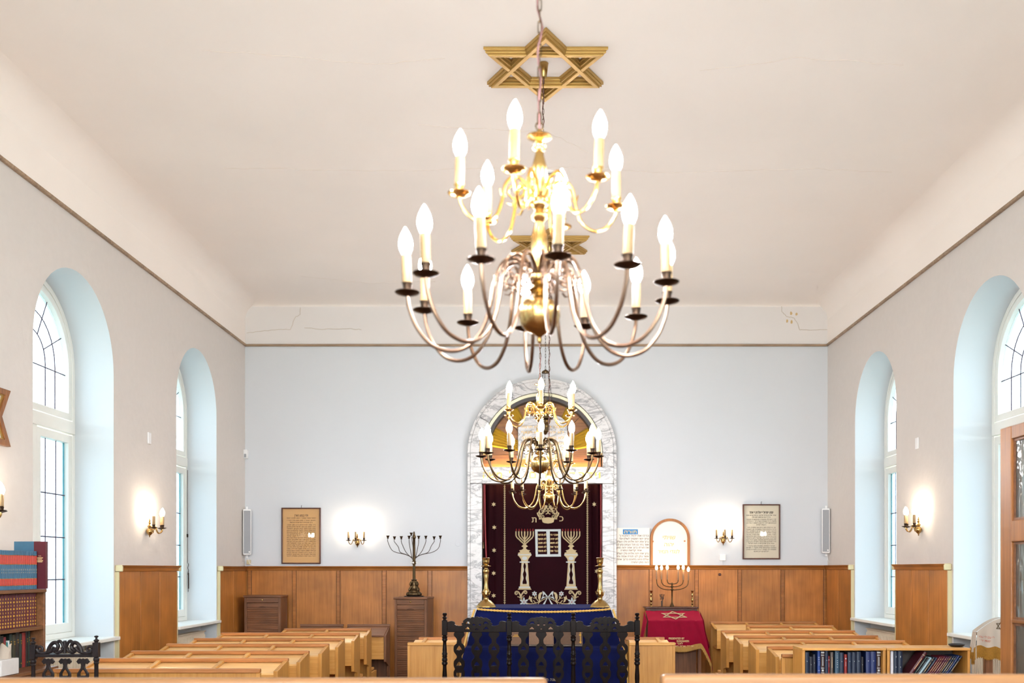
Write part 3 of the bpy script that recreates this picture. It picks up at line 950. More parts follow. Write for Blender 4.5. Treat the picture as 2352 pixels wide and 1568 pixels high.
def sconce(x, y, z, rz, label):
    root = thing('wall_sconce', label, 'wall lamp', (x, y, z), rz, 'three-candle brass wall sconces')
    MB().lathe([(.03, 0), (.034, .004), (.03, .008), (.02, .009)], seg=18)
    inst(ME['s_body'], 'backplate', root)
    bk = MB()
    bk.tube([(0, -.003, -.01), (0, -.04, -.01)], .014, 10)
    bk.build('wall_mount', M['brass'], root, world=False)
    for an in (-90 - 52, -90, -90 + 52):
        ao = inst(ME['s_arm'], 'arm', root, (0, -.036, 0), R(an))
        inst(ME['pan_low'], 'drip_pan', ao, (.135, 0, .018))
        tl = random.uniform(-.04, .04)
        for m, nm in ((ME['candle'], 'candle_sleeve'), (ME['bulb_wall'], 'bulb')):
            o = inst(m, nm, ao, (.135, 0, .018)); o.rotation_euler = (tl, 0, 0)
    return root


SZ = 2.022
sconce(PX(822, YB), YB - .002, SZ, 0, 'brass three-candle sconce on the back wall beside the tan framed scroll')
sconce(PX(1660, YB), YB - .002, SZ + .03, 0, 'brass three-candle sconce on the back wall beside the cream framed scroll')
sconce(XL + .002, 10.36, SZ + .03, R(90), 'brass sconce on the window pier between the carved chair and the tan framed scroll')
sconce(XL + .002, 7.24, SZ + .03, R(90), 'brass sconce cut by the picture edge above the tall bookcase')
sconce(XR - .002, 10.45, SZ + .05, R(-90), 'brass sconce on the window pier above the low bookcases')

# ---------------------------------------------------------------- the ark
YA = 13.70
ark = thing('torah_ark', 'tall arched ark surround of white veined marble in the middle of the back wall', 'ark', (AX, YA, 0))


def arc_band(r0, r1, a0, a1, n=24):
    o = [(AX + r1 * math.cos(R(a0 + (a1 - a0) * i / n)), AZ + r1 * math.sin(R(a0 + (a1 - a0) * i / n))) for i in range(n + 1)]
    i_ = [(AX + r0 * math.cos(R(a0 + (a1 - a0) * i / n)), AZ + r0 * math.sin(R(a0 + (a1 - a0) * i / n))) for i in range(n, -1, -1)]
    return o + i_


zl0, zl1 = PZ(1110, YA), PZ(1072, YA)
rb = RO - 6.5 * YA / F
for a0, a1 in ((0, 30), (30, 62), (62, 90), (90, 118), (118, 150), (150, 180)):
    MB().prism(arc_band(RI, rb - .002, a0 + .12, a1 - .12), YA, YB - .002).build('arch_block', M['marble'], ark, bevel=.003)
for a0, a1 in ((0, 45), (45, 90), (90, 135), (135, 180)):
    MB().prism(arc_band(rb, RO, a0 + .06, a1 - .06), YA + .012, YB - .002).build('arch_border', M['marble'], ark, bevel=.003)
xl0, xl1, xr0, xr1 = PX(1080, YA), PX(1107, YA), PX(1384, YA), PX(1410, YA)
MB().box(AX - rb + .002, AX + rb - .002, YA - .012, YB - .002, zl0, zl1).build('lintel', M['marble'], ark, bevel=.004)
for x0, x1 in ((AX - rb + .002, xl1), (xr0, AX + rb - .002)):
    for z0, z1 in ((0.0, 1.18), (1.183, zl0 - .003)):
        MB().box(x0, x1, YA, YB - .002, z0, z1).build('jamb', M['marble'], ark, bevel=.003)
for x0, x1 in ((AX - RO, AX - rb), (AX + rb, AX + RO)):
    for z0, z1 in ((0, 1.5), (1.503, AZ - .002)):
        MB().box(x0, x1, YA + .012, YB - .002, z0, z1).build('jamb_border', M['marble'], ark, bevel=.003)
for x0, x1 in ((AX - rb + .002, AX - RI), (AX + RI, AX + rb - .002)):
    MB().box(x0, x1, YA, YB - .002, zl1 + .002, AZ - .002).build('impost', M['marble'], ark, bevel=.003)
lx = (PX(1105, YA) + PX(1384, YA)) / 2
xw = lx + .815
for wd_, n_ in (('וידבר', 5), ('אלהים', 5), ('אל', 2), ('משה', 3)):
    ww = 1.63 * n_ / 18
    lettering([(wd_, xw - ww / 2, PZ(1098, YA), .135, ww * .95, True)], YA - .0135).build('lettering', M['gold'], ark, smooth=False)
    xw -= ww + 1.63 / 18
# tympanum
pt = 7.5 * YA / F
MB().prism(arc_band(RI - pt, RI - .006, 0, 180, 40), YA + .02, YA + .22).build('cream_trim', M['cream_arch'], ark)
MB().prism(arc_band(RI - 2 * pt, RI - pt - .001, 0, 180, 40), YA + .05, YA + .24).build('grey_trim', M['grey_arch'], ark)
for k in range(12):
    a0, a1 = 180 * k / 12, 180 * (k + 1) / 12
    c, s = math.cos(R((a0 + a1) / 2)), math.sin(R((a0 + a1) / 2))
    mb = MB().prism([(AX + .05 * c, AZ + .05 * s)] + [(AX + (RI - .02) * math.cos(R(a0 + .15 + (a1 - a0 - .3) * i / 4)), AZ + (RI - .02) * math.sin(R(a0 + .15 + (a1 - a0 - .3) * i / 4))) for i in range(5)], YA + .236, YA + .25)
    mb.build('radial_plank', M['ark_wood'], ark, bevel=0)
MB().box(AX - RI + .01, AX + RI - .01, YA + .235, YA + .25, zl1 - .02, AZ).build('lower_plank', M['ark_wood'], ark)
for a0, a1, nf in ((9, 31, 6), (52, 63, 3), (82, 98, 4), (117, 128, 3), (149, 171, 6)):
    mb = MB()
    rays = []
    nn = nf * 2
    for i in range(nn + 1):
        an = R(a0 + (a1 - a0) * i / nn)
        ro = .765 + (.0 if i % 2 == 0 else -.03)
        dy = YA + (.20 if i % 2 else .228)
        rays.append(((AX + .2 * math.cos(an), dy, AZ + .2 * math.sin(an)), (AX + ro * math.cos(an), dy, AZ + ro * math.sin(an))))
    vs = [p for r_ in rays for p in r_] + [(p[0], YA + .234, p[2]) for r_ in rays for p in r_]
    fs = []
    o = 2 * (nn + 1)
    for i in range(nn):
        b0 = 2 * i
        fs += [(b0, b0 + 1, b0 + 3, b0 + 2), (o + b0, o + b0 + 2, o + b0 + 3, o + b0 + 1), (b0 + 1, o + b0 + 1, o + b0 + 3, b0 + 3), (b0, b0 + 2, o + b0 + 2, o + b0)]
    fs += [(0, o, o + 1, 1), (2 * nn, 2 * nn + 1, o + 2 * nn + 1, o + 2 * nn)]
    mb.add(vs, fs).build('sun_ray', M['gold_ray'], ark, smooth=False)
MB().box(AX - .78, AX + .78, YA + .155, YA + .175, zl1 - .03, zl1 - .004).build('strip_lamp', M['strip'], ark)
# ledge under the tablets
MB().box(PX(1187, YA + .1), PX(1305, YA + .1), YA + .12, YA + .235, PZ(1053, YA + .15), PZ(1046.5, YA + .15)).build('tablet_ledge', M['marble'], ark, bevel=.003)

YT = YA + .165
tb = thing('stone_tablets', 'twin round-topped marble tablets with gilt writing in front of the sunburst', 'tablets', (AX, YT, PZ(1046.4, YA + .15)))
t1 = ['לא תרצח', 'לא תנאף', 'לא תגנב', 'לא תענה', 'לא תחמד']
t2 = ["אנכי ה׳", 'לא יהיה', 'לא תשא', 'זכור את', 'כבד את']
for px0, px1, tx in ((1190, 1246.3, t1), (1246.7, 1303, t2)):
    x0, x1 = PX(px0, YT), PX(px1, YT); c, r = (x0 + x1) / 2, (x1 - x0) / 2
    zb, zs = PZ(1046.4, YA + .15), PZ(983, YT)
    mb = MB().prism([(x0, zb)] + [(c - r * math.cos(PI * i / 20), zs + r * math.sin(PI * i / 20)) for i in range(21)] + [(x1, zb)], YT - .02, YT + .02)
    o = mb.build('tablet', M['marble'], tb, bevel=.003)
    lettering([(t, c, PZ(py + 3.2, YT), .052, .245 if i else .235, True) for i, (t, py) in enumerate(zip(tx, (980, 992.5, 1005, 1017.5, 1029.5)))], YT - .021).build('inscription', M['gold'], o, smooth=False)

# ---------------------------------------------------------------- ark curtain
YC = 13.92
cx0, cx1 = AX - RI + .02, AX + RI - .02
zt = PZ(1109.5, YC)


def cur_y(x):
    u = (x - cx0) / (cx1 - cx0)
    side = max(0.0, abs(u - .5) - .34) / .16
    return YC + .035 * side * math.sin(u * 95) + .012 * side * math.sin(u * 41 + 1) + .004 * math.sin(u * 23)


cur = thing('ark_curtain', 'burgundy velvet curtain with cream embroidery hanging in the marble ark', 'curtain', (AX, YC, 0))
mb = MB().grid(lambda u, v: (cx0 + (cx1 - cx0) * u, cur_y(cx0 + (cx1 - cx0) * u), .05 + (zt - .05) * v), 140, 6)
co_ = mb.build('velvet', M['curtain'], cur, recalc=False)
sd = co_.modifiers.new('Solidify', 'SOLIDIFY'); sd.thickness = .006; sd.offset = 1
ye = YC - .02


def ex(px): return PX(px, ye)
def ez(py): return PZ(py, ye)


def zx(x, y): return (PX(1050 + x / 4.6125, ye), PZ(1100 + y / 4.6125, ye))


def emb(name, mat, loops, parent=cur, dy=0.0, th=.005):
    return plate(loops, th, ye - dy).build(name, mat, parent, recalc=True)


def spiral(cx, cy, r0, turns, a0, dirn, n=26):
    return [(cx + r0 * (1 - .82 * i / n) * math.cos(R(a0 + dirn * 360 * turns * i / n)), cy + r0 * (1 - .82 * i / n) * math.sin(R(a0 + dirn * 360 * turns * i / n))) for i in range(n + 1)]


def etube(mb, zpts, r, taper=1.0):
    pts = [zx(x, y) for x, y in zpts]
    n = len(pts)
    mb.tube([(x, ye, z) for x, z in pts], [r * (1 - (1 - taper) * i / max(1, n - 1)) for i in range(n)], 6)


# side braids and red piping
for p in (503, 1380):
    mb = MB()
    for i in range(110):
        y0 = 52 + i * 11.8
        d = 6 if i % 2 else 11
        x = p
        mb.prism([zx(x - d, y0), zx(x + d, y0), zx(x + d * .6, y0 + 8), zx(x - d * .6, y0 + 8)], ye - .003, ye + .003)
    mb.build('braid', M['emb_cream'], cur, smooth=False)
for pts in ([(292, 52), (296, 400), (304, 700), (315, 1000), (318, 1370)], [(1522, 52), (1522, 500), (1520, 900), (1514, 1370)]):
    mb = MB(); mb.tube([(zx(x, y)[0], ye - .05, zx(x, y)[1]) for x, y in smooth_curve([(a, b, 0) for a, b in pts], 6) for x, y in [(x, y)]] if False else [(zx(q.x, q.y)[0], ye - .022, zx(q.x, q.y)[1]) for q in smooth_curve([(a, b, 0) for a, b in pts], 6)], .011, 6)
    mb.build('piping', M['red_piping'], cur)
for x, y in ((388, 268), (394, 512), (392, 754), (388, 996), (388, 1233), (1450, 268), (1478, 975)):
    c = zx(x, y)
    emb('embroidered_star', M['emb_cream'], [[(c[0] + (.034 if k % 2 == 0 else .016) * math.sin(PI * k / 6), c[1] + (.034 if k % 2 == 0 else .016) * math.cos(PI * k / 6)) for k in range(12)]], dy=.032)
# crown
crown = MB()
band = [(905, 415), (925, 408), (963, 404), (1000, 408), (1020, 415), (1030, 420), (1022, 455), (1000, 465), (963, 470), (925, 465), (905, 455), (896, 420)]
plate([[zx(a, b) for a, b in band]], .005, ye, mb=crown)
for m in (-1, 1):
    X = lambda d: 963 + m * d
    for cx, cy, r, a0, tn in ((26, 330, 40, 90, 1.3), (62, 345, 40, 200, 1.4), (88, 375, 26, 300, 1.2), (58, 395, 20, 40, 1.1), (22, 300, 20, 250, 1.0), (100, 365, 16, 30, 1)):
        etube(crown, [(963 + m * (px - 963), py) for px, py in spiral(963 + cx, cy, r, tn, a0, 1)], .0058, .7)
    etube(crown, [(X(60), 420), (X(82), 395), (X(70), 365), (X(40), 330), (X(24), 300), (X(8), 285)], .007)
    etube(crown, [(X(72), 425), (X(98), 400), (X(92), 370)], .007)
    for cx, cy, r in ((112, 362, 8), (94, 345, 8), (76, 315, 9), (56, 300, 8), (20, 285, 9), (0, 283, 8), (90, 420, 8)):
        c = zx(X(cx), cy)
        crown.prism([(c[0] + r * .0013 * math.cos(t), c[1] + r * .0013 * math.sin(t)) for t in [k * PI / 5 for k in range(10)]], ye - .005, ye + .003)
crown.build('embroidered_crown', M['emb_cream'], cur)
for q_ in (('ת', *zx(815, 458), .115, None, True), ('כ', *zx(1104, 446), .115, None, True)): lettering([q_], ye - .004, bold=.016).build('embroidered_letter', M['emb_cream'], cur, smooth=False)
# commandments panel
fo = [(825, 532), (1098, 530), (1100, 820), (832, 822)]
holes = [[(852, 553), (944, 553), (954, 795), (855, 796)], [(982, 553), (1070, 553), (1072, 793), (984, 795)]]
emb('embroidered_frame', M['emb_white'], [[zx(*p) for p in fo]] + [[zx(*p) for p in h] for h in holes])
ll = []
for i, py in enumerate((600, 644, 686, 728, 770)):
    a = zx(900, py); b = zx(1028, py)
    ll += [(t1[i], a[0], a[1], .042, .115, True), (t2[i], b[0], b[1], .042, .11, True)]
lettering(ll, ye - .012, bold=.02).build('embroidered_writing', M['gold_pale'], cur, smooth=False)
# candelabra on columns
for bx in (715, 1207):
    X = lambda d: bx + d
    mm = MB(); fl_ = MB()
    for k, d in enumerate((92, 62, 32)):
        for m in (-1, 1):
            pts = [(bx + m * d, 552), (bx + m * d, 600 - 6 * k), (bx + m * d * .86, 622 - 8 * k), (bx + m * 4, 690 - 26 * k)]
            etube(mm, pts, .0085)
    etube(mm, [(bx, 552), (bx, 700)], .0105)
    for d in (-92, -62, -32, 0, 32, 62, 92):
        c = zx(bx + d * .96, 538)
        fl_.prism([(c[0] - .008, c[1] - .012), (c[0] + .008, c[1] - .012), (c[0] + .006, c[1]), (c[0], c[1] + .022), (c[0] - .006, c[1])], ye - .004, ye + .003)
    st = [(-12, 690), (-34, 712), (-16, 722), (-14, 735), (-30, 748), (-58, 755), (-44, 772), (-68, 780), (-72, 812), (72, 812), (66, 780), (44, 772), (58, 755), (30, 748), (14, 735), (16, 722), (34, 712), (12, 690)]
    plate([[zx(X(a), b) for a, b in st]], .006, ye, mb=mm)
    cap = [(-66, 812), (-40, 845), (-34, 872), (34, 872), (40, 845), (66, 812)]
    plate([[zx(X(a), b) for a, b in cap]], .006, ye, mb=mm)
    col = [[(-32, 880), (32, 880), (50, 1140), (-50, 1140)], [(-5, 890)] + [(-8 - 5 * math.sin(i * 1.1) - i * .8, 900 + i * 15) for i in range(15)] + [(8 + 5 * math.sin(i * 1.1) + i * .8, 900 + i * 15) for i in range(14, -1, -1)] + [(5, 890)]]
    plate([[zx(X(a), b) for a, b in lp] for lp in col], .006, ye, mb=mm)
    plate([[zx(X(a), b) for a, b in [(-60, 1150), (60, 1150), (72, 1170), (-72, 1170)]]], .006, ye, mb=mm)
    mm.build('embroidered_candelabrum', M['emb_cream'], cur)
    fl_.build('embroidered_flames', M['emb_red'], cur, smooth=False)
    sv = MB()
    for a, b, c, d in ((-72, 795, 72, 806), (-52, 872, 52, 884), (-60, 1138, 60, 1152)):
        plate([[zx(X(a), b), zx(X(c), b), zx(X(c), d), zx(X(a), d)]], .008, ye, mb=sv)
    for m in (-1, 1):
        etube(sv, [(bx + m * (16 + 5 * math.sin(i * 1.1) + i * .8), 895 + i * 16) for i in range(15)], .006)
    plate([[zx(X(28 * math.sin(PI * k / 7) if k else 0), 838 - 20 * math.cos(PI * k / 7)) for k in range(14)]], .008, ye, mb=sv)
    sv.build('silver_trim', M['emb_white'], cur)
# garland
def gx(x, y): return zx((x / 13.067 + 1160 - 1050) * 4.6125, (y / 13.067 + 1320 - 1100) * 4.6125)


def gt(mb, pts, r, taper=1.0):
    pp = [gx(x, y) for x, y in pts]; n = len(pp)
    mb.tube([(x, ye, z) for x, z in pp], [r * (1 - (1 - taper) * i / (n - 1)) for i in range(n)], 6)


ga, gs, gd = MB(), MB(), MB()
for m in (-1, 1):
    X = lambda d: 1287 + m * (1287 - d)
    for (cx, cy, r, a0) in ((345, 550, 62, -30), (610, 530, 58, 210)):
        dr = 1 if cx > 400 else -1
        gt(ga, [(X(px), py) for px, py in spiral(cx, cy, r, 1.15, a0, dr)], .0095, .7)
    gt(ga, [(X(470), 700), (X(455), 600), (X(400), 510)], .011); gt(ga, [(X(480), 700), (X(490), 600), (X(560), 500)], .011)
    for pts in ([(370, 650), (420, 660), (470, 720)], [(580, 615), (540, 640), (500, 715)], [(480, 700), (530, 780)], [(620, 850), (760, 870), (880, 850), (1010, 820), (1260, 680)], [(1040, 830), (990, 780), (930, 700), (840, 690)],
                [(930, 710), (890, 640)], [(930, 700), (950, 620)], [(960, 940), (1010, 840), (1040, 740)], [(850, 760), (930, 850)], [(790, 920), (880, 870)], [(920, 950), (930, 860)]):
        gt(ga, [(X(a), b) for a, b in pts], .006, .7)
    plate([[gx(X(a), b) for a, b in [(1120, 510), (1040, 530), (1000, 600), (995, 690), (1030, 800), (1070, 780), (1050, 730), (1075, 680), (1080, 600), (1110, 550)]]], .005, ye, mb=ga)
    plate([[gx(X(a), b) for a, b in [(740, 610), (765, 660), (820, 650), (800, 720), (830, 830), (770, 800), (735, 730), (690, 740), (710, 700)]]], .005, ye, mb=ga)
    # ribbon loops
    plate([[gx(X(a), b) for a, b in [(1125, 480), (1180, 510), (1287, 650), (1180, 680), (1080, 745), (1135, 620)]], [gx(X(a), b) for a, b in [(1180, 570), (1250, 650), (1140, 655)]]], .006, ye, mb=gs)
    plate([[gx(X(a), b) for a, b in [(1290, 660), (1160, 950), (1125, 950), (1040, 945), (1120, 900), (1270, 670)]]], .006, ye, mb=gs)
    for cx, cy, r, w, n in ((568, 812, 150, 30, 6), (884, 562, 82, 26, 6)):
        for k in range(n):
            an = 2 * PI * k / n + .5
            px = [(cx + r * t * math.cos(an) + s * w * math.sin(PI * t) * -math.sin(an), cy + r * t * math.sin(an) + s * w * math.sin(PI * t) * math.cos(an)) for s, ts in ((1, (0.05, .3, .6, .85, 1)), (-1, (.85, .6, .3))) for t in ts]
            plate([[gx(X(a), b) for a, b in px]], .006, ye, mb=gs)
        c = gx(X(cx), cy)
        gd.prism([(c[0] + .008 * math.cos(t), c[1] + .008 * math.sin(t)) for t in [k * PI / 4 for k in range(8)]], ye - .007, ye)
ga.build('embroidered_garland', M['emb_cream'], cur)
gs.build('embroidered_ribbon', M['emb_white'], cur)
gd.build('embroidered_flower_hearts', M['emb_red'], cur)
# curtain cord and tassel
cd = thing('curtain_cord', 'dark curtain pull cord with a tassel at the side of the ark curtain', 'cord', (zx(280, 680)[0], YC - .06, zx(280, 740)[1]))
x, z = zx(278, 680)
MB().tube([(x, YC - .03, zt), (x, YC - .03, z)], .004, 6).build('cord', M['red_piping'], cd)
MB().lathe([(.006, .03), (.014, .02), (.012, .0), (.016, -.03), (.017, -.07)], c=(x, YC - .03, z), seg=10).build('tassel', M['bronze'], cd)

# ---------------------------------------------------------------- eternal lamp
YE = 13.0
ex_, s_ = PX(1253, YE), YE / F
el = thing('eternal_lamp', 'dark bronze hanging lamp on chains in front of the marble arch', 'hanging lamp', (ex_, YE, PZ(996, YE)))
zc = PZ(853, YE)
MB().lathe([(.05, -.012), (.052, 0), (.045, .012), (.02, .028), (.004, .04)], c=(ex_, YE, zc - .01), seg=20).build('chain_cap', M['bronze'], el)
chain_mb(ex_, YE, zc + .025, ZC - .03, .045, .012, .0024).build('chain', M['iron'], el)
MB().lathe([(.004, -.03), (.02, -.025), (.03, -.01), (.032, 0)], c=(ex_, YE, ZC), seg=16).build('ceiling_hook', M['iron'], el)
cbx = PX(1252.5, YE)
prof = [(2, 998), (8, 990), (9, 975), (11, 972), (12, 965), (18.5, 962), (19, 957), (16, 953), (10, 950), (9, 940), (6.5, 932), (7, 929), (5, 926), (4, 924), (4.5, 921), (4.5, 917), (3, 913), (.5, 911)]
MB().lathe([(r * s_, PZ(y, YE)) for r, y in prof], c=(cbx, YE, 0), seg=6, rot=.3).build('lamp_body', M['bronze'], el, smooth=False, bevel=.003)
MB().lathe([(.001, PZ(922.5, YE)), (.02, PZ(921, YE)), (.024, PZ(918, YE)), (.018, PZ(914, YE)), (.002, PZ(911.5, YE))], c=(cbx, YE, 0), seg=14).build('knob', plain('steel knob', (190, 190, 190), .2, 1), el)
for k in range(3):
    an = R(100 + 120 * k)
    chain_mb(cbx + .118 * math.cos(an), YE + .118 * math.sin(an), PZ(957, YE), zc - .02, .05, .013, .0024, x1=ex_ + .044 * math.cos(an), y1=YE + .044 * math.sin(an)).build('chain', M['iron'], el)
pf_ = MB()
for k in range(6):
    an = PI / 3 * k + .3 + PI / 6
    for j in range(2):
        z = PZ(968 + 12 * j, YE); r = .064 - .012 * j
        pf_.boxm(.006, .02, .022, Matrix.Translation((cbx + r * math.cos(an), YE + r * math.sin(an), z)) @ Matrix.Rotation(an, 4, 'Z'))
pf_.build('pierced_panes', M['brass'], el, smooth=False)
# ---------------------------------------------------------------- pews
def pew(label, x0, x1, Y, Z, nd=3, desk=True, ends=True, group='three-seat wooden pews'):
    t = thing('pew', label, 'pew', ((x0 + x1) / 2, Y, 0), 0, group)
    MB().box(x0 + .03, x1 - .03, Y, Y + .022, .12, Z - .03).build('back_panel', M['pewz'], t)
    MB().box(x0, x1, Y - .02, Y + .03, Z - .03, Z).build('top_rail', M['pewrail'], t, bevel=.006)
    for xa in (x0, x1 - .03):
        MB().box(xa, xa + .03, Y - .012, Y + .03, 0, Z - .03).build('end_post', M['pewz'], t, bevel=.004)
    # seat on the far side
    MB().box(x0 + .031, x1 - .031, Y + .032, Y + .40, .43, .46).build('seat', M['pewx'], t, bevel=.006)
    for xa in (x0 + .001, x1 - .029):
        MB().prism([(Y + .031, 0), (Y + .38, 0), (Y + .40, .425), (Y + .031, .425)], xa, xa + .028, 'yz').build('seat_support', M['pewz'], t)
    if desk:
        zt0, zt1, d = Z - .035, Z - .085, .31
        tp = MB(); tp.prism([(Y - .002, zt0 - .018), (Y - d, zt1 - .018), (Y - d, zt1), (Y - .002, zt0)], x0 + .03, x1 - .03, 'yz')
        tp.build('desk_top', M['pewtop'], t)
        MB().box(x0 + .03, x1 - .03, Y - d - .004, Y - d + .016, zt1 - .25, zt1 - .012).build('desk_front', M['pewx'], t, bevel=.003)
        MB().box(x0 + .03, x1 - .03, Y - d + .018, Y - .002, zt1 - .25, zt1 - .232).build('book_shelf', M['pewx'], t)
        w = (x1 - x0 - .03) / nd
        for i in range(nd + 1):
            xa = x0 + w * i
            dv = MB()
            if i in (0, nd) and ends:
                dv.prism([(Y - .001, zt0 + .022), (Y - d - .012, zt1 + .016), (Y - d - .012, zt1 - .31), (Y - .15, zt1 - .34), (Y - .09, 0), (Y - .001, 0)], xa - .001, xa + .031, 'yz')
                dv.build('end_panel', M['pewz'], t, bevel=.003)
            else:
                dv.prism([(Y - .004, zt0 + .001), (Y - d + .004, zt1 + .001), (Y - d + .004, zt1 + .018), (Y - .004, zt0 + .024)], xa, xa + .032, 'yz')
                dv.build('divider', M['pewx'], t, bevel=.003)
    return t


lr = [(11.69, 'sixth'), (10.93, 'fifth'), (10.08, 'fourth'), (9.33, 'third'), (8.52, 'second')]
pew('short pew just in front of the two dark slant-top desks', -2.98, -1.96, 11.69, .952, 2)
pew('second pew from the ark wall on the side of the bronze candelabrum', -3.48, -1.96, 10.93, .95)
pew('third pew from the ark wall on the side of the bronze candelabrum', -3.48, -1.96, 10.08, .95)
pew('fourth pew from the ark wall on the side of the bronze candelabrum', -3.48, -1.96, 9.33, .95)
pew('fifth pew from the ark wall on the side of the bronze candelabrum', -3.48, -1.96, 8.52, .95)
pew('pew whose three-part desk shows largest, behind the carved grey chair', -3.48, -1.96, 7.81, .95)
pew('plain-backed rearmost pew beside the carved grey chair', -3.40, -1.95, 6.99, .95, desk=False)
pew('rearmost desk pew on the red lectern side, partly behind the low bookcases', 2.07, 3.62, 9.0, .952)
pew('second desk pew up from the low bookcases', 2.07, 3.60, 9.78, .95)
pew('third desk pew up from the low bookcases', 2.065, 3.58, 10.50, .95)
pew('fourth desk pew up from the low bookcases', 2.085, 3.61, 11.35, .95)
pew('short pew near the ark wall with its corner before the side wainscot', 2.58, 3.66, 12.35, .95, 2)
pew('long pew set against the ark wall beside the red draped lectern', 2.27, 3.66, 13.12, .955, ends=False)
pew('plain-backed pew directly behind the low bookcases', 2.06, 3.50, 8.42, .93, desk=False)


# two side desks flanking the reading table
def side_desk(label, x0, x1, Y, rail_x0, rail_x1):
    t = thing('side_desk', label, 'desk', ((x0 + x1) / 2, Y, 0), 0, 'panelled desks flanking the reading table')
    Z = PZ(1475, Y)
    MB().box(x0 + .02, x1 - .02, Y, Y + .02, .03, Z - .03).build('front_panel', M['pewz'], t)
    MB().box(x0, x1, Y - .012, Y + .028, Z - .03, Z).build('top_rail', M['pewx'], t, bevel=.006)
    for xa in (x0, x1 - .025): MB().box(xa, xa + .025, Y - .01, Y + .02, 0, Z - .03).build('stile', M['pewz'], t, bevel=.004)
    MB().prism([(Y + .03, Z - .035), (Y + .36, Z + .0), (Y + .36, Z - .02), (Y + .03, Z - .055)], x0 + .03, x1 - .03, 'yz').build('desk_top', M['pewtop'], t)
    yb = Y + .365
    zb = PZ(1463, yb)
    MB().box(rail_x0, rail_x1, yb, yb + .03, zb - .03, zb).build('back_rail', M['pewrail'], t, bevel=.005)
    MB().box(rail_x0 + .01, rail_x1 - .01, yb + .005, yb + .025, .03, zb - .03).build('back_panel', M['pewz'], t)
    xd = rail_x1 - .09 if x0 > 0 else rail_x0 + .06
    MB().prism([(Y + .03, Z - .03), (yb, Z + .004), (yb, Z + .02), (Y + .03, Z - .008)], xd, xd + .03, 'yz').build('divider', M['pewx'], t)


side_desk('honey wood panelled desk beside the reading table, near the roller cabinet', PX(936, 9.45), -.765, 9.45, PX(961, 9.8), -.77)
side_desk('honey wood panelled desk beside the reading table, in front of the red lectern', .86, PX(1550.6, 9.45), 9.45, .862, PX(1527, 9.8))

# ---------------------------------------------------------------- front partitions (nearest, out of focus)
def partition(label, x0, x1, y, z):
    t = thing('wooden_partition', label, 'partition', ((x0 + x1) / 2, y, 0), 0, 'low partitions in front of the camera')
    MB().box(x0, x1, y - .02, y + .035, z - .045, z).build('top_rail', M['partition'], t, bevel=.014, segs=3)
    MB().box(x0 + .05, x1 - .05, y, y + .02, .08, z - .045).build('panel', M['partition'], t)
    for xa in (x0 + .005, x1 - .055): MB().box(xa, xa + .05, y - .012, y + .03, 0, z - .045).build('post', M['partition'], t, bevel=.004)


partition('blurred wooden partition nearest the camera, in front of the carved settee and pews', -2.3, PX(1257, 3.3), 3.3, PZ(1557, 3.3))
partition('blurred wooden partition nearest the camera, in front of the low bookcases and glazed door', PX(1518, 3.3), 2.05, 3.3, PZ(1548, 3.3))

# ---------------------------------------------------------------- roller cabinets
def cabinet(label, px0, px1, py, Y, depth, rz):
    w = (px1 - px0) * Y / F; Z = PZ(py, Y)
    t = thing('roller_cabinet', label, 'cabinet', (PX(px0, Y), Y, 0), rz, 'dark oak roller-shutter cabinets')
    W = lambda mb, n, m, **k: mb.build(n, m, t, world=False, **k)
    W(MB().box(-.012, w + .012, -.015, depth, Z - .028, Z), 'top', M['cab'], bevel=.006)
    W(MB().box(.031, w - .031, .001, .018, Z - .095, Z - .029), 'fascia', M['cab'], bevel=.003)
    W(MB().box(0, w, .018, depth, 0, .06), 'plinth', M['cab'])
    for xa in (0, w - .03): W(MB().box(xa, xa + .03, 0, depth, .06, Z - .029), 'side', M['cabz'], bevel=.003)
    for xa in (w - .002,):
        W(MB().box(xa, xa + .006, .02, .07, .07, Z - .03), 'side_stile', M['cabz']); W(MB().box(xa, xa + .006, depth - .06, depth - .01, .07, Z - .03), 'side_stile', M['cabz'])
        W(MB().box(xa, xa + .006, .07, depth - .06, Z - .10, Z - .03), 'side_rail', M['cabz'])
    W(MB().box(.03, w - .03, depth - .02, depth - .002, .06, Z - .03), 'back', M['cabz'])
    n = int((Z - .22) / .024)
    sh = MB()
    sh.box(.03, w - .03, .024, .030, .06, Z - .10)
    for i in range(n):
        z0 = .065 + i * .024
        sh.prism([(.026, z0), (.0225, z0 + .002), (.0215, z0 + .012), (.0225, z0 + .022), (.026, z0 + .0238)], .031, w - .031, 'yz')
    W(sh, 'shutter', M['cab'], angle=60)
    z1 = Z - .105
    lr_ = MB(); lr_.box(.031, w - .031, .008, .024, z1 - .055, z1)
    rr = W(lr_, 'shutter_rail', M['cab'], bevel=.004)
    c = w / 2
    W(plate([[(c + .05 * math.cos(PI * k / 8), z1 - .058 + .018 * math.sin(PI * k / 8)) for k in range(9)]], .006, .007), 'finger_grip', M['groove'])
    lk = MB()
    lk.lathe([(.011, -.004), (.013, 0), (.009, .006), (.001, .007)], seg=14)
    lk.v = [(x + c, -z, y + Z - .06) for x, y, z in lk.v]
    W(lk, 'lock', M['brass'])
    return t, Z, w


cabinet('dark oak roller-shutter cabinet in the corner under the wall speaker and tan scroll', 561, 644, 1367, 13.36, .37, 0)
c2, ZB, wB = cabinet('dark oak roller-shutter cabinet beside the ark carrying the bronze candelabrum', 906, 981, 1371, 12.95, .42, R(-6))

# ---------------------------------------------------------------- bronze hanukkah lamp on the cabinet
YM = 13.15
bx = PX(951, YM); s = YM / F
mn = thing('bronze_candelabrum', 'tall nine-branched bronze candelabrum standing on the roller cabinet', 'candelabrum', (bx, YM, ZB))


def mz(y): return ZB + (1366.5 - y) * s


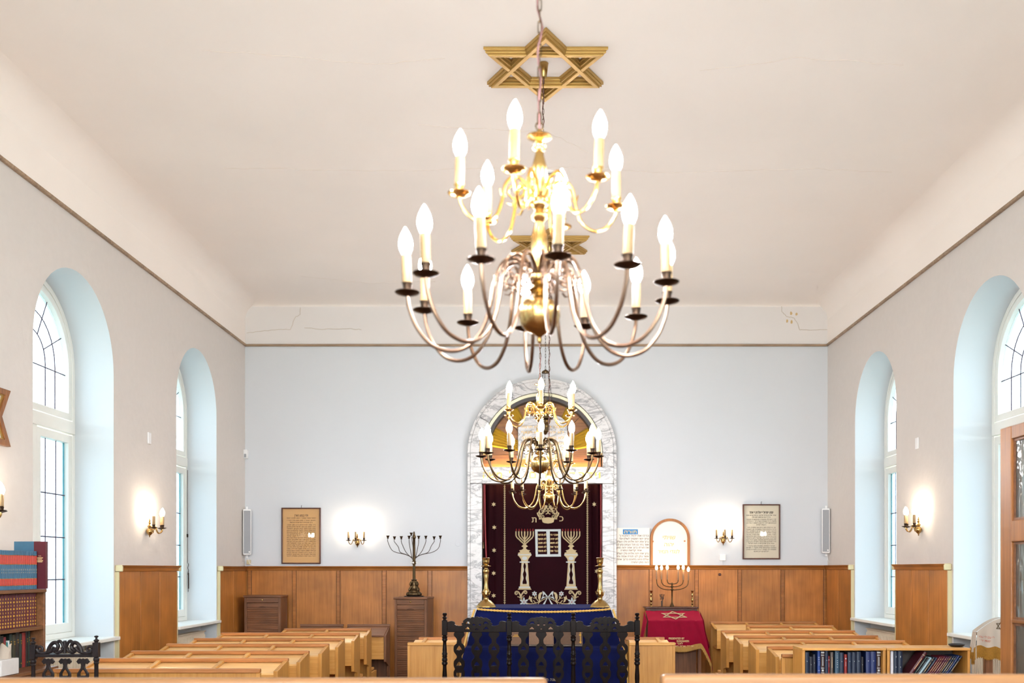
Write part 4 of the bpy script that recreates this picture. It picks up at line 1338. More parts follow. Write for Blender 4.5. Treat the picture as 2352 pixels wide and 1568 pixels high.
def mx(zx_): return PX(620 + zx_ / 5.6, YM)


def mzz(zy): return mz(1150 + zy / 5.6)


plt = MB(); plt.lathe([(.001, 0), (.135, 0), (.138, .006), (.132, .012), (.10, .016), (.001, .017)], c=(bx, YM, ZB + .001), seg=8, rot=PI / 8)
plt.build('base_plate', M['iron'], mn)
u = s / 5.6
base = [(.100, 1192), (.106, 1180), (.098, 1160), (.074, 1150), (.070, 1140), (.076, 1125), (.060, 1112), (.052, 1100), (.058, 1085), (.046, 1065), (.040, 1050), (.046, 1035), (.040, 1020), (.032, 1010), (.036, 1000), (.042, 994), (.03, 988)]
bb = MB().lathe([(r, mzz(y)) for r, y in base], c=(bx, YM, 0), seg=20)
for k in range(4):
    an = PI / 2 * k + PI / 4
    ca, sa_ = math.cos(an), math.sin(an)
    pts = [(bx + r * ca, YM + r * sa_, mzz(y)) for r, y in ((.045, 1020), (.062, 1050), (.05, 1080), (.078, 1120), (.068, 1145), (.10, 1165), (.112, 1185))]
    bb.tube(smooth_curve(pts, 4), .014, 7)
    bb.lathe([(.002, -.02), (.018, -.012), (.022, 0), (.016, .014), (.002, .02)], c=(bx + .106 * ca, YM + .106 * sa_, mzz(1178)), seg=10)
bb.build('ornate_foot', M['bronze'], mn, angle=60)
st = MB().lathe([(.020, mzz(990)), (.018, mzz(900)), (.017, mzz(800)), (.026, mzz(792)), (.028, mzz(760)), (.02, mzz(752)), (.018, mzz(600)), (.017, mzz(470)), (.024, mzz(460)), (.026, mzz(440)), (.018, mzz(425)), (.011, mzz(405)), (.014, mzz(395)), (.008, mzz(385)), (.010, mzz(380)), (.003, mzz(373))], c=(bx, YM, 0), seg=8)
st.build('stem', M['bronze'], mn, bevel=0)
kn = MB()
for dx, dy in ((-.036, -.01), (.036, -.01), (-.008, -.036)):
    kn.lathe([(.002, -.012), (.011, -.008), (.013, 0), (.011, .008), (.002, .012)], c=(bx + dx, YM + dy, mzz(775)), seg=10)
kn.build('porcelain_knob', M['white_plastic'], mn, smooth=True)


def cup(x, y, z): return MB().lathe([(.006, -.026), (.012, -.022), (.014, -.016), (.009, -.012), (.013, -.006), (.021, .012), (.024, .016), (.020, .016), (.010, .0)], c=(x, y, z), seg=12)


for ux, uy, mid in ((1517, 430, (1560, 600)), (1602, 440, (1650, 570)), (1690, 438, (1725, 560)), (1790, 432, (1803, 560)), (1913, 432, (1900, 560)), (2005, 432, (1970, 560)), (2112, 440, (2075, 560)), (2192, 430, (2165, 590))):
    f = 1 if ux < 1850 else -1
    d = abs(ux - 1850)
    p0 = (1850 - f * 18, 740 - d * .1)
    pts = [(mx(p0[0]), YM, mzz(p0[1])), (mx(1850 - f * (18 + d * .28)), YM, mzz(690 - 22 * (d / 340))), (mx(1850 - f * d * .70), YM, mzz(640 - 0 * d)), (mx(mid[0] if d > 200 else 1850 - f * d * .92), YM, mzz(mid[1])), (mx(ux), YM, mzz(505)), (mx(ux), YM, mzz(uy + 40))]
    if d < 200: pts = [pts[0], (mx(1850 - f * d * .62), YM, mzz(640)), (mx(1850 - f * d * .9), YM, mzz(550)), pts[-2], pts[-1]]
    ao = MB().tube(smooth_curve(pts, 6), .0042, 6).build('branch', M['iron'], mn)
    cup(mx(ux), YM, mzz(uy + 12)).build('candle_cup', M['bronze'], ao)
ao = MB().tube(smooth_curve([(bx, YM - .02, mzz(700)), (bx - .012, YM - .035, mzz(560)), (mx(1825), YM - .04, mzz(440))], 5), .0042, 6).build('branch', M['iron'], mn)
cup(mx(1823), YM - .04, mzz(405)).build('candle_cup', M['bronze'], ao)

# two dark old school desks
for px0, px1, lab in ((690, 789, 'dark old slant-top desk before the wainscot, nearer the corner cabinet'), (798, 896, 'dark old slant-top desk before the wainscot, next to the cabinet with the candelabrum')):
    Y = 12.75
    x0, x1 = PX(px0, Y), PX(px1, Y); Z = PZ(1433, Y)
    t = thing('school_desk', lab, 'desk', ((x0 + x1) / 2, Y, 0), 0, 'old dark slant-top desks')
    MB().box(x0, x1, Y - .02, Y + .02, Z - .03, Z).build('top_rail', M['cab'], t, bevel=.004)
    MB().box(x0 + .02, x1 - .02, Y, Y + .018, .1, Z - .03).build('back', M['cabz'], t)
    MB().prism([(Y - .02, Z - .05), (Y - .36, Z - .14), (Y - .36, Z - .12), (Y - .02, Z - .03)], x0 + .02, x1 - .02, 'yz').build('slant_top', M['cab'], t, bevel=.003)
    MB().box(x0 + .03, x1 - .03, Y - .33, Y - .31, Z - .42, Z - .14).build('front_board', M['pewx'], t)
    for xa in (x0, x1 - .028):
        MB().prism([(Y - .001, Z - .03), (Y - .34, Z - .125), (Y - .34, Z - .45), (Y - .12, Z - .52), (Y - .08, 0), (Y - .001, 0)], xa, xa + .028, 'yz').build('side_panel', M['cabz'], t, bevel=.003)

# ---------------------------------------------------------------- reading table and its velvet cover
YT0, YT1 = 9.62, 10.72
ZT = PZ(1396.5, YT0)
tx0, tx1 = PX(1097, YT0), PX(1401, YT0)
rt = thing('reading_table', 'tall wooden reading table hidden beneath the blue velvet cover', 'table', ((tx0 + tx1) / 2, (YT0 + YT1) / 2, 0))
MB().box(tx0 + .04, tx1 - .04, YT0 + .05, YT1 - .04, ZT - .06, ZT - .012).build('table_top', M['pewx'], rt)
for xa in (tx0 + .03, tx1 - .10):
    for ya in (YT0 + .03, YT1 - .10): MB().box(xa, xa + .07, ya, ya + .07, 0, ZT - .05).build('leg', M['pewz'], rt)
zl = PZ(1487, 9.30)
MB().box(tx0 + .03, tx1 - .03, 9.34, 9.53, zl - .07, zl - .025).build('lower_shelf', M['pewx'], rt)
cv = thing('table_cover', 'dark blue velvet cover draped over the reading table, edged with gold cord', 'cloth', ((tx0 + tx1) / 2, YT0, 0))


def wob(x, z, a=.008): return a * (math.sin(x * 17 + z * 9) + math.sin(x * 31 - z * 13) * .6 + math.sin(z * 23 + x * 5) * .5)


path = [(YT1, ZT), (YT0, ZT), (YT0 - .008, ZT - .012), (9.58, 1.10), (9.57, zl + .02), (9.565, zl), (9.30, zl - .004), (9.282, zl - .02), (9.262, .62), (9.23, .30), (9.20, .02)]


def flare(i, z):
    if i < 2: return 0.0
    return .13 * min(1, (ZT - z) / .5) ** .8


def cover_pt(u, v):
    q = v * (len(path) - 1); i = min(int(q), len(path) - 2); f = q - i
    y = path[i][0] * (1 - f) + path[i + 1][0] * f; z = path[i][1] * (1 - f) + path[i + 1][1] * f
    fl_ = flare(q, z)
    x = (tx0 - fl_) + (tx1 - tx0 + 2 * fl_) * u
    k = 0 if i < 1 else min(1, (ZT - z) * 4)
    return (x, y - .5 * .010 * k - k * wob(x, z), z)


mb = MB().grid(cover_pt, 60, 80)
vo = mb.build('velvet', M['blue'], cv, recalc=False, angle=80)


def side_pt(m):
    def fn(u, v):
        y = YT0 - .012 + (YT1 - YT0) * u
        z = ZT - (ZT - .02) * v
        fl_ = flare(3, z)
        x = (tx0 - fl_) if m < 0 else (tx1 + fl_)
        return (x + m * (.5 * .012 * math.sin(y * 26 + v * 3) * min(1, v * 4)), y - v * .12 * (1 - u), z)
    return fn


for m in (-1, 1): MB().grid(side_pt(m), 30, 24).build('side_drape', M['blue'], cv, recalc=False, angle=80)
cord = MB()
npt = 120
cp = []
for i in range(npt + 1):
    u_ = i / npt
    x = tx0 - .004 + (tx1 - tx0 + .008) * u_
    cp.append(Vector((x, YT0 - .028, ZT - .004 - .030 * math.sin(PI * u_) ** .7)))
for ph in (0, PI):
    cord.tube([(p.x, p.y + .0055 * math.cos(i * 1.1 + ph), p.z + .0055 * math.sin(i * 1.1 + ph)) for i, p in enumerate(cp)], .0062, 5)
cord.build('gold_cord', M['gold_cord'], cv)
for m in (-1, 1):
    xs = tx0 if m < 0 else tx1
    pts = [(xs + m * (.022 + flare(3, z)), 9.6 - .24 * (ZT - z), z) for z in (ZT - .01, 1.1, 1.0, .8, .6, .4, .2, .05)]
    MB().tube(smooth_curve(pts, 4), .010, 6).build('edge_cord', M['gold_cord'], cv)
lettering([('שנה ר׳', PX(1266, 9.22), PZ(1563, 9.22), .036, .10, True)], 9.215).build('lettering', M['emb_cream'], cv, smooth=False)

# prayer books lying against the lower shelf
def leaning_book(label, px0, px1, zh, th, cmat, tilt, deco):
    y = 9.335
    x0, x1 = PX(px0, y + .05), PX(px1, y + .05)
    w = x1 - x0
    t = thing('prayer_book', label, 'book', ((x0 + x1) / 2, y, zl + .028), 0, 'brown prayer books on the reading table shelf')
    Rm = Matrix.Rotation(-R(tilt), 4, 'X')

    def T(mb): mb.v = [tuple(Rm @ Vector(p) + Vector((0, .0, 0))) for p in mb.v]; return mb
    T(MB().box(-w / 2, w / 2, 0, .006, .0, zh)).build('front_cover', cmat, t, world=False, bevel=.002)
    T(MB().box(-w / 2, w / 2, th - .006, th, .0, zh)).build('back_cover', cmat, t, world=False, bevel=.002)
    T(MB().box(-w / 2 + .004, w / 2 - .006, .0065, th - .0065, .004, zh - .005)).build('pages', M['pages'], t, world=False)
    mb = MB()
    for a, b, c, d in deco: mb.box(a * w / 2, b * w / 2, -.0012, .001, c * zh, d * zh)
    T(mb).build('gilt_tooling', M['gold'], t, world=False)


bk1 = plain('brown book cloth', (112, 82, 62), .55, var=.15, scale=30)
bk2 = plain('ribbed brown book cloth', (124, 94, 74), .55, var=.2, scale=60)
bk3 = plain('dark brown leather', (92, 66, 50), .45, var=.2, scale=30)
leaning_book('smaller brown prayer book on the blue table shelf, nearest the cabinet with the candelabrum', 1172, 1200, .15, .03, bk1, 40, [(-.6, .6, .6, .64), (-.4, .4, .70, .74)])
leaning_book('middle brown prayer book on the blue table shelf behind the carved settee', 1215, 1272, .24, .03, bk2, 42, [(-.35, .1, .62, .66)])
leaning_book('brown prayer book with a gilt bar on the blue table shelf, nearest the red lectern', 1285, 1338, .215, .035, bk3, 42, [(-.5, .35, .76, .84), (.78, .84, .05, .9), (.70, .9, .1, .14), (.7, .9, .5, .54)])

# ---------------------------------------------------------------- tall brass candlesticks on the table
CS = [(112, 1372), (110, 1366), (104, 1352), (90, 1335), (72, 1318), (58, 1303), (34, 1292), (28, 1284), (26, 1268), (30, 1256), (38, 1240), (40, 1226), (32, 1212), (36, 1200), (30, 1186), (22, 1170), (19, 1120), (22, 1070), (27, 1035), (24, 1018), (31, 1000), (33, 985), (24, 968), (18, 960), (20, 950), (30, 944), (54, 938), (55, 933), (26, 928), (22, 922), (30, 910), (36, 884), (34, 868), (40, 856), (42, 849), (36, 846), (20, 846)]
un = 9.75 / F / 4.6125
for px, lab, dy in ((1116.5, 'tall brass candlestick on the blue table cover, on the bronze candelabrum side', 0), (1378, 'tall brass candlestick on the blue table cover, on the red lectern side', 0)):
    x = PX(px, 9.75)
    t = thing('brass_candlestick', lab, 'candlestick', (x, 9.75, ZT), 0, 'pair of tall brass candlesticks')
    prof = [(r * un, ZT + .004 + (1372 - y) * un) for r, y in CS]
    MB().lathe(prof[:8], c=(x, 9.75, 0), seg=8, rot=PI / 8).build('foot', M['brass'], t, bevel=.003)
    MB().lathe(prof[7:26], c=(x, 9.75, 0), seg=20).build('shaft', M['brass'], t, angle=60)
    MB().lathe(prof[25:], c=(x, 9.75, 0), seg=20).build('drip_cup', M['brass'], t, angle=60)
    lf = MB()
    for k in range(6):
        an = PI / 3 * k
        lf.boxm(.008, .02, .05, Matrix.Translation((x + .036 * math.cos(an), 9.75 + .036 * math.sin(an), ZT + (1372 - 1222) * un)) @ Matrix.Rotation(an, 4, 'Z') @ Matrix.Rotation(R(14), 4, 'Y'))
    lf.build('leaf_ornament', M['brass'], t, bevel=.004)

# ---------------------------------------------------------------- carved settee
YS = 8.5
us = YS / F / 4.5231


def qx(zx_): return PX(980 + zx_ / 4.5231, YS)


def qz(zy): return PZ(1360 + zy / 4.5231, YS)


se = thing('carved_settee', 'dark carved three-seat settee with pierced chain-link splats in front of the blue table', 'settee', (qx(1190), YS, 0))
PROF = [(3, 212), (18, 214), (24, 224), (22, 236), (12, 244), (13, 250), (25, 258), (27, 266), (15, 274), (16, 282), (22, 290)]
PROF2 = [(18, 445), (20, 452), (28, 458), (29, 468), (24, 476), (28, 484), (29, 496), (20, 505), (17, 520), (20, 560), (23, 600), (22, 620), (28, 632), (29, 645), (22, 652), (29, 662), (22, 674), (27, 690), (30, 704), (22, 716), (30, 728), (30, 745), (20, 756), (19, 780), (24, 850), (25, 900), (20, 960), (28, 980), (20, 1010), (22, 1100), (25, 1180), (28, 1210)]
for zx_ in (187, 858, 1523, 2187):
    x = qx(zx_)
    t_ = MB().lathe([(r * us, qz(y)) for r, y in PROF][::-1], c=(x, YS, 0), seg=16)
    t_.box(x - .022, x + .022, YS - .022, YS + .022, qz(445), qz(290))
    t_.lathe([(r * us, qz(y)) for r, y in PROF2][::-1], c=(x, YS, 0), seg=16)
    t_.box(x - .023, x + .023, YS - .023, YS + .023, 0, qz(1205))
    t_.build('post', M['dark'], se, bevel=.002)
HALF = [(-305, 345 - 38), (-285, 300), (-262, 296), (-238, 302), (-226, 318), (-232, 330), (-215, 340), (-190, 348), (-160, 346), (-150, 340), (-160, 330), (-155, 318), (-140, 312), (-146, 298), (-130, 284), (-112, 270), (-96, 262), (-80, 264), (-66, 268), (-56, 258), (-40, 254), (-26, 262), (-14, 254), (0, 250)]
for zc_ in (522, 1190, 1855):
    L = [(qx(zc_ + a), qz(b)) for a, b in HALF] + [(qx(zc_ - a), qz(b)) for a, b in HALF[::-1][1:]] + [(qx(zc_ + 305), qz(412)), (qx(zc_ - 305), qz(412))]
    hl = []
    for m in (-1, 1):
        hl.append([(qx(zc_ + m * a), qz(b)) for a, b in ((70, 328), (78, 306), (96, 302), (112, 312), (120, 328), (96, 322))])
        hl.append([(qx(zc_ + m * a), qz(b)) for a, b in ((72, 384), (84, 366), (98, 356), (112, 370), (124, 384), (98, 380))])
        hl.append([(qx(zc_ + m * a), qz(b)) for a, b in ((18, 296), (34, 286), (50, 294), (40, 302))])
        hl.append([(qx(zc_ + m * a), qz(b)) for a, b in ((16, 336), (34, 326), (44, 338), (30, 346))])
    hl.append([(qx(zc_ + a), qz(b)) for a, b in ((-14, 384), (0, 374), (14, 384))])
    plate([L] + hl, .028, YS, .003).build('crest_rail', M['dark'], se)
    lh = [(412, 48), (432, 56), (445, 56), (458, 46), (468, 38), (478, 28), (500, 22), (528, 26), (545, 46), (562, 56), (590, 58), (612, 56), (630, 46), (645, 34), (662, 25), (680, 27), (698, 44), (712, 54), (735, 58), (762, 57), (782, 50), (795, 44), (806, 50), (825, 58), (860, 58), (880, 52), (905, 34), (925, 25), (945, 27), (965, 46), (990, 57), (1030, 57), (1050, 44), (1075, 30), (1110, 28)]
    for dx in (-184, 0, 178):
        c = zc_ + dx
        O = [(qx(c - w_), qz(y)) for y, w_ in lh] + [(qx(c + w_), qz(y)) for y, w_ in lh[::-1]]
        h1 = [[(qx(c + a), qz(b)) for a, b in ((0, 552), (16, 572), (26, 590), (26, 600), (12, 594), (0, 602), (-12, 594), (-26, 600), (-26, 590), (-16, 572))]]
        h1.append([(qx(c + a), qz(b)) for a, b in ((0, 718), (16, 732), (26, 752), (26, 764), (12, 757), (0, 764), (-12, 757), (-26, 764), (-26, 752), (-16, 732))])
        h1.append([(qx(c + a), qz(b)) for a, b in ((-26, 832), (-14, 838), (0, 832), (14, 838), (26, 832), (28, 862), (14, 876), (0, 890), (-14, 876), (-28, 862))])
        h1.append([(qx(c + a), qz(b)) for a, b in ((0, 982), (22, 1000), (22, 1024), (-22, 1024), (-22, 1000))])
        plate([O] + h1, .018, YS, .002).build('splat', M['dark'], se)
MB().box(qx(200), qx(2175), YS - .015, YS + .015, qz(1180), qz(1110)).build('lower_rail', M['dark'], se, bevel=.003)
MB().box(qx(175), qx(2200), YS + .024, YS + .48, .42, .46).build('seat', M['dark'], se, bevel=.01)
for zx_ in (187, 858, 1523, 2187): MB().lathe([(.024, 0), (.024, .05), (.016, .07), (.022, .12), (.026, .2), (.018, .3), (.024, .34), (.024, .42)], c=(qx(zx_), YS + .44, 0), seg=14).build('front_leg', M['dark'], se)

# ---------------------------------------------------------------- carved chair
YK = 6.5
uk = YK / F / 4.504


def kx(zx_): return PX(zx_ / 4.504, YK)


def kz(zy): return PZ(1220 + zy / 4.504, YK)


ch = thing('carved_chair', 'grey-dark carved chair with scrolled crest beside the tall bookcase', 'chair', (kx(670), YK, 0), 0)
for zx_, dz in ((345, 22), (997, 0)):
    x = kx(zx_); Zf = lambda y: kz(y + dz)
    p_ = MB().lathe([(r * uk, Zf(y)) for r, y in [(4, 1075), (20, 1080), (22, 1090), (10, 1100), (10, 1112), (26, 1122), (28, 1132), (16, 1142), (20, 1150)]][::-1], c=(x, YK, 0), seg=14)
    p_.box(x - .019, x + .019, YK - .019, YK + .019, Zf(1300), Zf(1148))
    p_.lathe([(r * uk, Zf(y)) for r, y in [(20, 1298), (30, 1315), (30, 1335), (22, 1345), (28, 1360), (20, 1375), (22, 1520), (26, 1700), (20, 1800)]][::-1], c=(x, YK, 0), seg=14)
    p_.box(x - .019, x + .019, YK - .019, YK + .019, 0, Zf(1790))
    p_.build('post', M['darkgrey'], ch, bevel=.003)
MB().box(kx(360), kx(985), YK - .014, YK + .014, kz(1300), kz(1268)).build('cross_rail', M['darkgrey'], ch, bevel=.004)
cr = MB()


def kt(pts, r, tp=1.0, mb=None):
    pp = smooth_curve([(kx(a), YK, kz(b)) for a, b in pts], 5); n = len(pp)
    (mb or cr).tube(pp, [r * (1 - (1 - tp) * i / (n - 1)) for i in range(n)], 8)


for m in (-1, 1):
    X = lambda d: 671 + m * d
    kt([(X(285), 1205), (X(260), 1190), (X(232), 1205), (X(235), 1235), (X(262), 1238), (X(262), 1218)], .010, .8)
    kt([(X(290), 1215), (X(270), 1250), (X(220), 1262), (X(170), 1250), (X(130), 1225), (X(110), 1195)], .012)
    kt([(X(175), 1250), (X(160), 1200), (X(130), 1160), (X(95), 1150), (X(70), 1180), (X(80), 1215), (X(110), 1235)], .013)
    kt([(X(90), 1160), (X(60), 1135), (X(35), 1150), (X(20), 1180), (X(5), 1205)], .011)
    kt([(X(110), 1235), (X(80), 1255), (X(40), 1240), (X(25), 1215), (X(40), 1205)], .010, .8)
kt([(671, 1128), (671, 1160), (671, 1215), (671, 1260)], .011)
cr.build('crest', M['darkgrey'], ch)
for c in (500, 675, 860):
    O = [(-58, 1330), (-60, 1355), (-45, 1372), (-25, 1365), (-18, 1385), (-22, 1410), (-40, 1440), (-58, 1465), (-60, 1500), (-45, 1540), (-25, 1580), (-20, 1640), (20, 1640), (25, 1580), (45, 1540), (60, 1500), (58, 1465), (40, 1440), (22, 1410), (18, 1385), (25, 1365), (45, 1372), (60, 1355), (58, 1330), (40, 1312), (15, 1320), (0, 1312), (-15, 1320), (-40, 1312)]
    Hh = [(0, 1425), (20, 1450), (32, 1475), (28, 1500), (0, 1490), (-28, 1500), (-32, 1475), (-20, 1450)]
    mb = plate([[(kx(c + a), kz(b)) for a, b in O], [(kx(c + a), kz(b)) for a, b in Hh]], .016, YK, .003)
    for m in (-1, 1):
        pp = [(c + m * (38 + 24 * (1 - i / 12) * math.cos(.55 * i)), 1338 + 24 * (1 - i / 12) * math.sin(.55 * i)) for i in range(11)]
        kt(pp, .006, .7, mb)
        pp = [(c + m * (22 + 18 * (1 - i / 12) * math.cos(.55 * i)), 1503 + 18 * (1 - i / 12) * math.sin(.55 * i)) for i in range(11)]
        kt(pp, .005, .7, mb)
    mb.build('splat', M['darkgrey'], ch)
MB().box(kx(340), kx(1000), YK + .02, YK + .42, .43, .47).build('seat', M['darkgrey'], ch, bevel=.01)
MB().box(kx(360), kx(985), YK - .012, YK + .012, kz(1700), kz(1640)).build('lower_rail', M['darkgrey'], ch)
for zx_ in (345, 997): MB().lathe([(.02, 0), (.02, .06), (.014, .09), (.022, .2), (.015, .33), (.02, .43)], c=(kx(zx_), YK + .39, 0), seg=12).build('front_leg', M['darkgrey'], ch)

# ---------------------------------------------------------------- red draped lectern with its lights
YL0, YL1 = 12.80, 13.42
xl0, xl1 = PX(1481, 13.3), PX(1603, 13.3)
zL = PZ(1393, 13.3)
zf = PZ(1425.5, YL0)
le = thing('lectern', 'wooden lectern with a dark moulded ledge under the red velvet cloth', 'lectern', ((xl0 + xl1) / 2, YL0 + .3, 0))
MB().box(xl0, xl1, 13.24, 13.52, zL - .022, zL).build('ledge', M['frame'], le, bevel=.005)
MB().box(xl0 + .015, xl1 - .015, 13.25, 13.51, zL - .055, zL - .022).build('ledge_moulding', M['frame'], le, bevel=.006)
MB().prism([(13.25, zL - .075), (YL0 + .02, zf - .03), (YL0 + .02, zf - .012), (13.25, zL - .057)], xl0 + .02, xl1 - .02, 'yz').build('slope', M['cab'], le)
for xa in (xl0 + .03, xl1 - .07):
    for ya in (YL0 + .05, 13.44): MB().box(xa, xa + .04, ya, ya + .04, 0, (zf - .03) if ya < 13 else zL - .06).build('leg', M['cabz'], le)
MB().box(xl0 + .07, xl1 - .07, YL0 + .2, YL0 + .22, .05, .72).build('front_board', M['cabz'], le)
rc = thing('lectern_cloth', 'crimson velvet cloth with a pale star and gold fringe draped over the lectern', 'cloth', ((xl0 + xl1) / 2, YL0, 0))
fx0, fx1 = PX(1489, YL0), PX(1614.5, YL0)


def zbot(u): return PZ(1484, 12.75) - .03 * math.sin(PI * min(1, max(0, (u - .2) / .8))) * 0 + (.02 * math.sin(u * 9)) - .25 * max(0, (u - .84) / .16) ** 1.3


def cloth(u, v):
    if v < .3:
        f = v / .3
        y = 13.238 + (YL0 - .004 - 13.238) * f; z = zL - .052 + (zf - zL + .052) * f
        return ((xl0 + .0) * (1 - f) + fx0 * f + ((xl1 - xl0) * (1 - f) + (fx1 - fx0) * f) * u, y, z + .003 * math.sin(u * 30 + v * 11))
    f = (v - .3) / .7
    zb = zbot(u)
    z = zf + (zb - zf) * f
    ex_ = .10 * f ** 1.1
    x = fx0 - .02 * f + (fx1 - fx0 + .02 * f + ex_) * u
    return (x, YL0 - .012 - .03 * f + .018 * f * math.sin(u * 16 + 1.0) * (.4 + u) + .004 * math.sin(u * 37 + z * 9), z)


rv = MB().grid(cloth, 60, 40).build('velvet', M['red'], rc, recalc=False, angle=80)


def cside(m):
    def fn(u, v):
        y = YL0 + .0 + (13.25 - YL0) * u
        zt_ = zf + (zL - .052 - zf) * u
        drop = (.36 + .30 * (1 - u) ** 2) if m > 0 else (.38 + .06 * u)
        f = v
        x = (fx0 + (xl0 - fx0) * u) if m < 0 else (fx1 + (xl1 - fx1) * u)
        x += m * (.015 + .085 * f ** 1.1 * (1 if m > 0 else .9)) + m * .02 * f * math.sin(u * 11 + 1)
        return (x, y - .045 * f * (1 - u), zt_ - drop * f)
    return fn


for m in (-1, 1):
    sdp = MB().grid(cside(m), 20, 16).build('side_drape', M['red'], rc, recalc=False, angle=80)
    fn = cside(m)
    fr_ = MB()
    fr_.grid(lambda u, v: tuple(Vector(fn(u, 1)) + Vector((m * .004, 0, .02 - .075 * v))), 60, 2)
    fr_.build('fringe', M['fringe'], rc, recalc=False)
fr_ = MB()
fr_.grid(lambda u, v: (cloth(u, 1)[0], cloth(u, 1)[1] - .006, cloth(u, 1)[2] + .018 - (.07 + .006 * math.sin(u * 260)) * v), 180, 2)
fr_.build('fringe', M['fringe'], rc, recalc=False)
# embroidered star on the slope
sxm, sym = PX(1548.5, 13.0), 13.02
sl_ang = math.atan2((zL - .052 - zf), (13.238 - YL0))
sb = MB()
for s_ in (90, -90):
    def tri(off, s_=s_): return [((.185 - off * 2) * math.cos(R(s_ + 120 * k)), (.185 - off * 2) * math.sin(R(s_ + 120 * k))) for k in range(3)]
    sb.ring(tri(0), tri(.016), 0, .003 + (.001 if s_ > 0 else 0), 'xy')
ym = (13.238 + YL0) / 2; zm = (zL - .052 + zf) / 2
sb.v = [(sxm + x * .98, ym - .01 + (y * math.cos(sl_ang) - z * math.sin(sl_ang)), zm + .006 + (y * math.sin(sl_ang) + z * math.cos(sl_ang))) for x, y, z in sb.v]
sb.build('embroidered_star', M['emb_cream'], rc, smooth=False)
yt_ = YL0 - .062
lettering([('PRESENTED BY', PX(1554, yt_), PZ(1468, yt_), .036, .20, False), ('RUNDBAKEN', PX(1568.5, yt_), PZ(1474, yt_), .034, .155, False),
           ('לזכר נ', PX(1559, yt_), PZ(1479.5, yt_), .034, .10, True), ('יהודה אריה דוד', PX(1571, yt_), PZ(1485.5, yt_), .034, .24, True)], yt_, bold=.02).build('lettering', M['gold_pale'], rc, smooth=False)

# seven-branched electric lamp on the ledge
YR = 13.36; sR = YR / F


def rx(zx_): return PX(1400 + zx_ / 6.5333, YR)


def rz_(zy): return PZ(1180 + zy / 6.5333, YR)


rm = thing('electric_menorah', 'brass seven-branched electric lamp with six lit bulbs on the lectern ledge', 'menorah', (rx(938), YR, zL))
MB().lathe([(.030, zL + .001), (.032, zL + .006), (.026, zL + .014), (.016, zL + .035), (.012, zL + .05), (.009, zL + .055), (.009, rz_(1150)), (.018, rz_(1142)), (.018, rz_(1128)), (.009, rz_(1118)), (.009, rz_(1105)), (.018, rz_(1096)), (.018, rz_(1082)), (.009, rz_(1072)), (.009, rz_(1062)), (.018, rz_(1054)), (.018, rz_(1042)), (.008, rz_(1034)), (.004, rz_(1028))], c=(rx(938), YR, 0), seg=16).build('stem', M['bronze'], rm, angle=60)
for zx_, y0, yc0, yc1 in ((705, 1138, 975, 835), (780, 1092, 978, 835), (866, 1050, 978, 830), (1030, 1050, 985, 830), (1107, 1092, 985, 830), (1184, 1138, 990, 860)):
    d = zx_ - 938
    pts = [(rx(938), YR, rz_(y0)), (rx(938 + d * .35), YR, rz_(y0 - 2)), (rx(938 + d * .72), YR, rz_(y0 - 26 * abs(d) / 240)), (rx(938 + d * .95), YR, rz_(y0 - (y0 - yc0) * .5)), (rx(zx_), YR, rz_(yc0))]
    b_ = MB().tube(smooth_curve(pts, 6), .0055, 8).build('branch', M['bronze'], rm)
    MB().lathe([(.010, rz_(yc0 + 6)), (.0115, rz_(yc0)), (.0105, rz_(yc0 - 60)), (.0115, rz_(yc1 + 4)), (.009, rz_(yc1))], c=(rx(zx_), YR, 0), seg=12).build('candle_sleeve', M['candle_dark'], b_)
    MB().lathe([(r * .82, rz_(yc1) + (z - .127) * .72) for r, z in BULB], c=(rx(zx_), YR, 0), seg=12).build('bulb', M['bulb_menorah'], b_, angle=180)
for zx_, lab in ((622, 'small turned brass candlestick on the lectern ledge, nearest the ark'), (1240, 'small turned brass candlestick on the lectern ledge, at the far end from the ark')):
    t = thing('small_candlestick', lab, 'candlestick', (rx(zx_), YR - .02, zL), 0, 'pair of small candlesticks on the lectern ledge')
    pr_ = [(20, 1390), (20, 1384), (13, 1376), (10, 1368), (16, 1355), (18, 1345), (10, 1335), (8, 1325), (16, 1315), (19, 1290), (16, 1268), (9, 1258), (9, 1240), (14, 1228), (16, 1212), (10, 1200), (14, 1185), (16, 1170), (24, 1160), (26, 1152), (20, 1148)]
    zz0 = zL + .001
    q = [(r * sR / 6.533, zz0 + (1390 - y) * sR / 6.533) for r, y in pr_]
    MB().lathe(q[:7], c=(rx(zx_), YR - .02, 0), seg=14).build('foot', M['brass'], t)
    MB().lathe(q[6:], c=(rx(zx_), YR - .02, 0), seg=14).build('shaft', M['brass'], t, angle=60)
fg = thing('bronze_letter_figure', 'small dark bronze figure shaped like a three-pronged letter on the lectern ledge', 'figurine', (rx(787), YR, zL))
f1 = MB().box(rx(776), rx(797), YR - .012, YR + .012, zL + .001, rz_(1300))
f1.build('post', M['iron'], fg, bevel=.002)
f2 = MB()
for a, b, c, d in ((758, 1205, 768, 1250), (787, 1200, 787, 1250), (816, 1205, 804, 1255), (768, 1250, 804, 1255), (758, 1275, 812, 1270), (812, 1255, 790, 1305)):
    f2.tube([(rx(a), YR, rz_(b)), (rx(c), YR, rz_(d))], .0062, 6)
f2.build('letter', M['iron'], fg)

# ---------------------------------------------------------------- wall signs and framed scrolls
sg_ = thing('blessing_board', 'white board with a blue heading and lines of printed Hebrew, between ark and arched board', 'sign', (PX(1455, 13.83), 13.83, PZ(1298, 13.8)))
bx0, bx1, bz0, bz1 = PX(1416.6, 13.82), PX(1492.3, 13.82), 1.702, PZ(1212, 13.82)
MB().box(bx0, bx1, 13.82, 13.845, bz0, bz1).build('board', M['sign_white'], sg_, bevel=.002)


def sx_(zx_): return PX(1412 + zx_ / 15.68, 13.818)


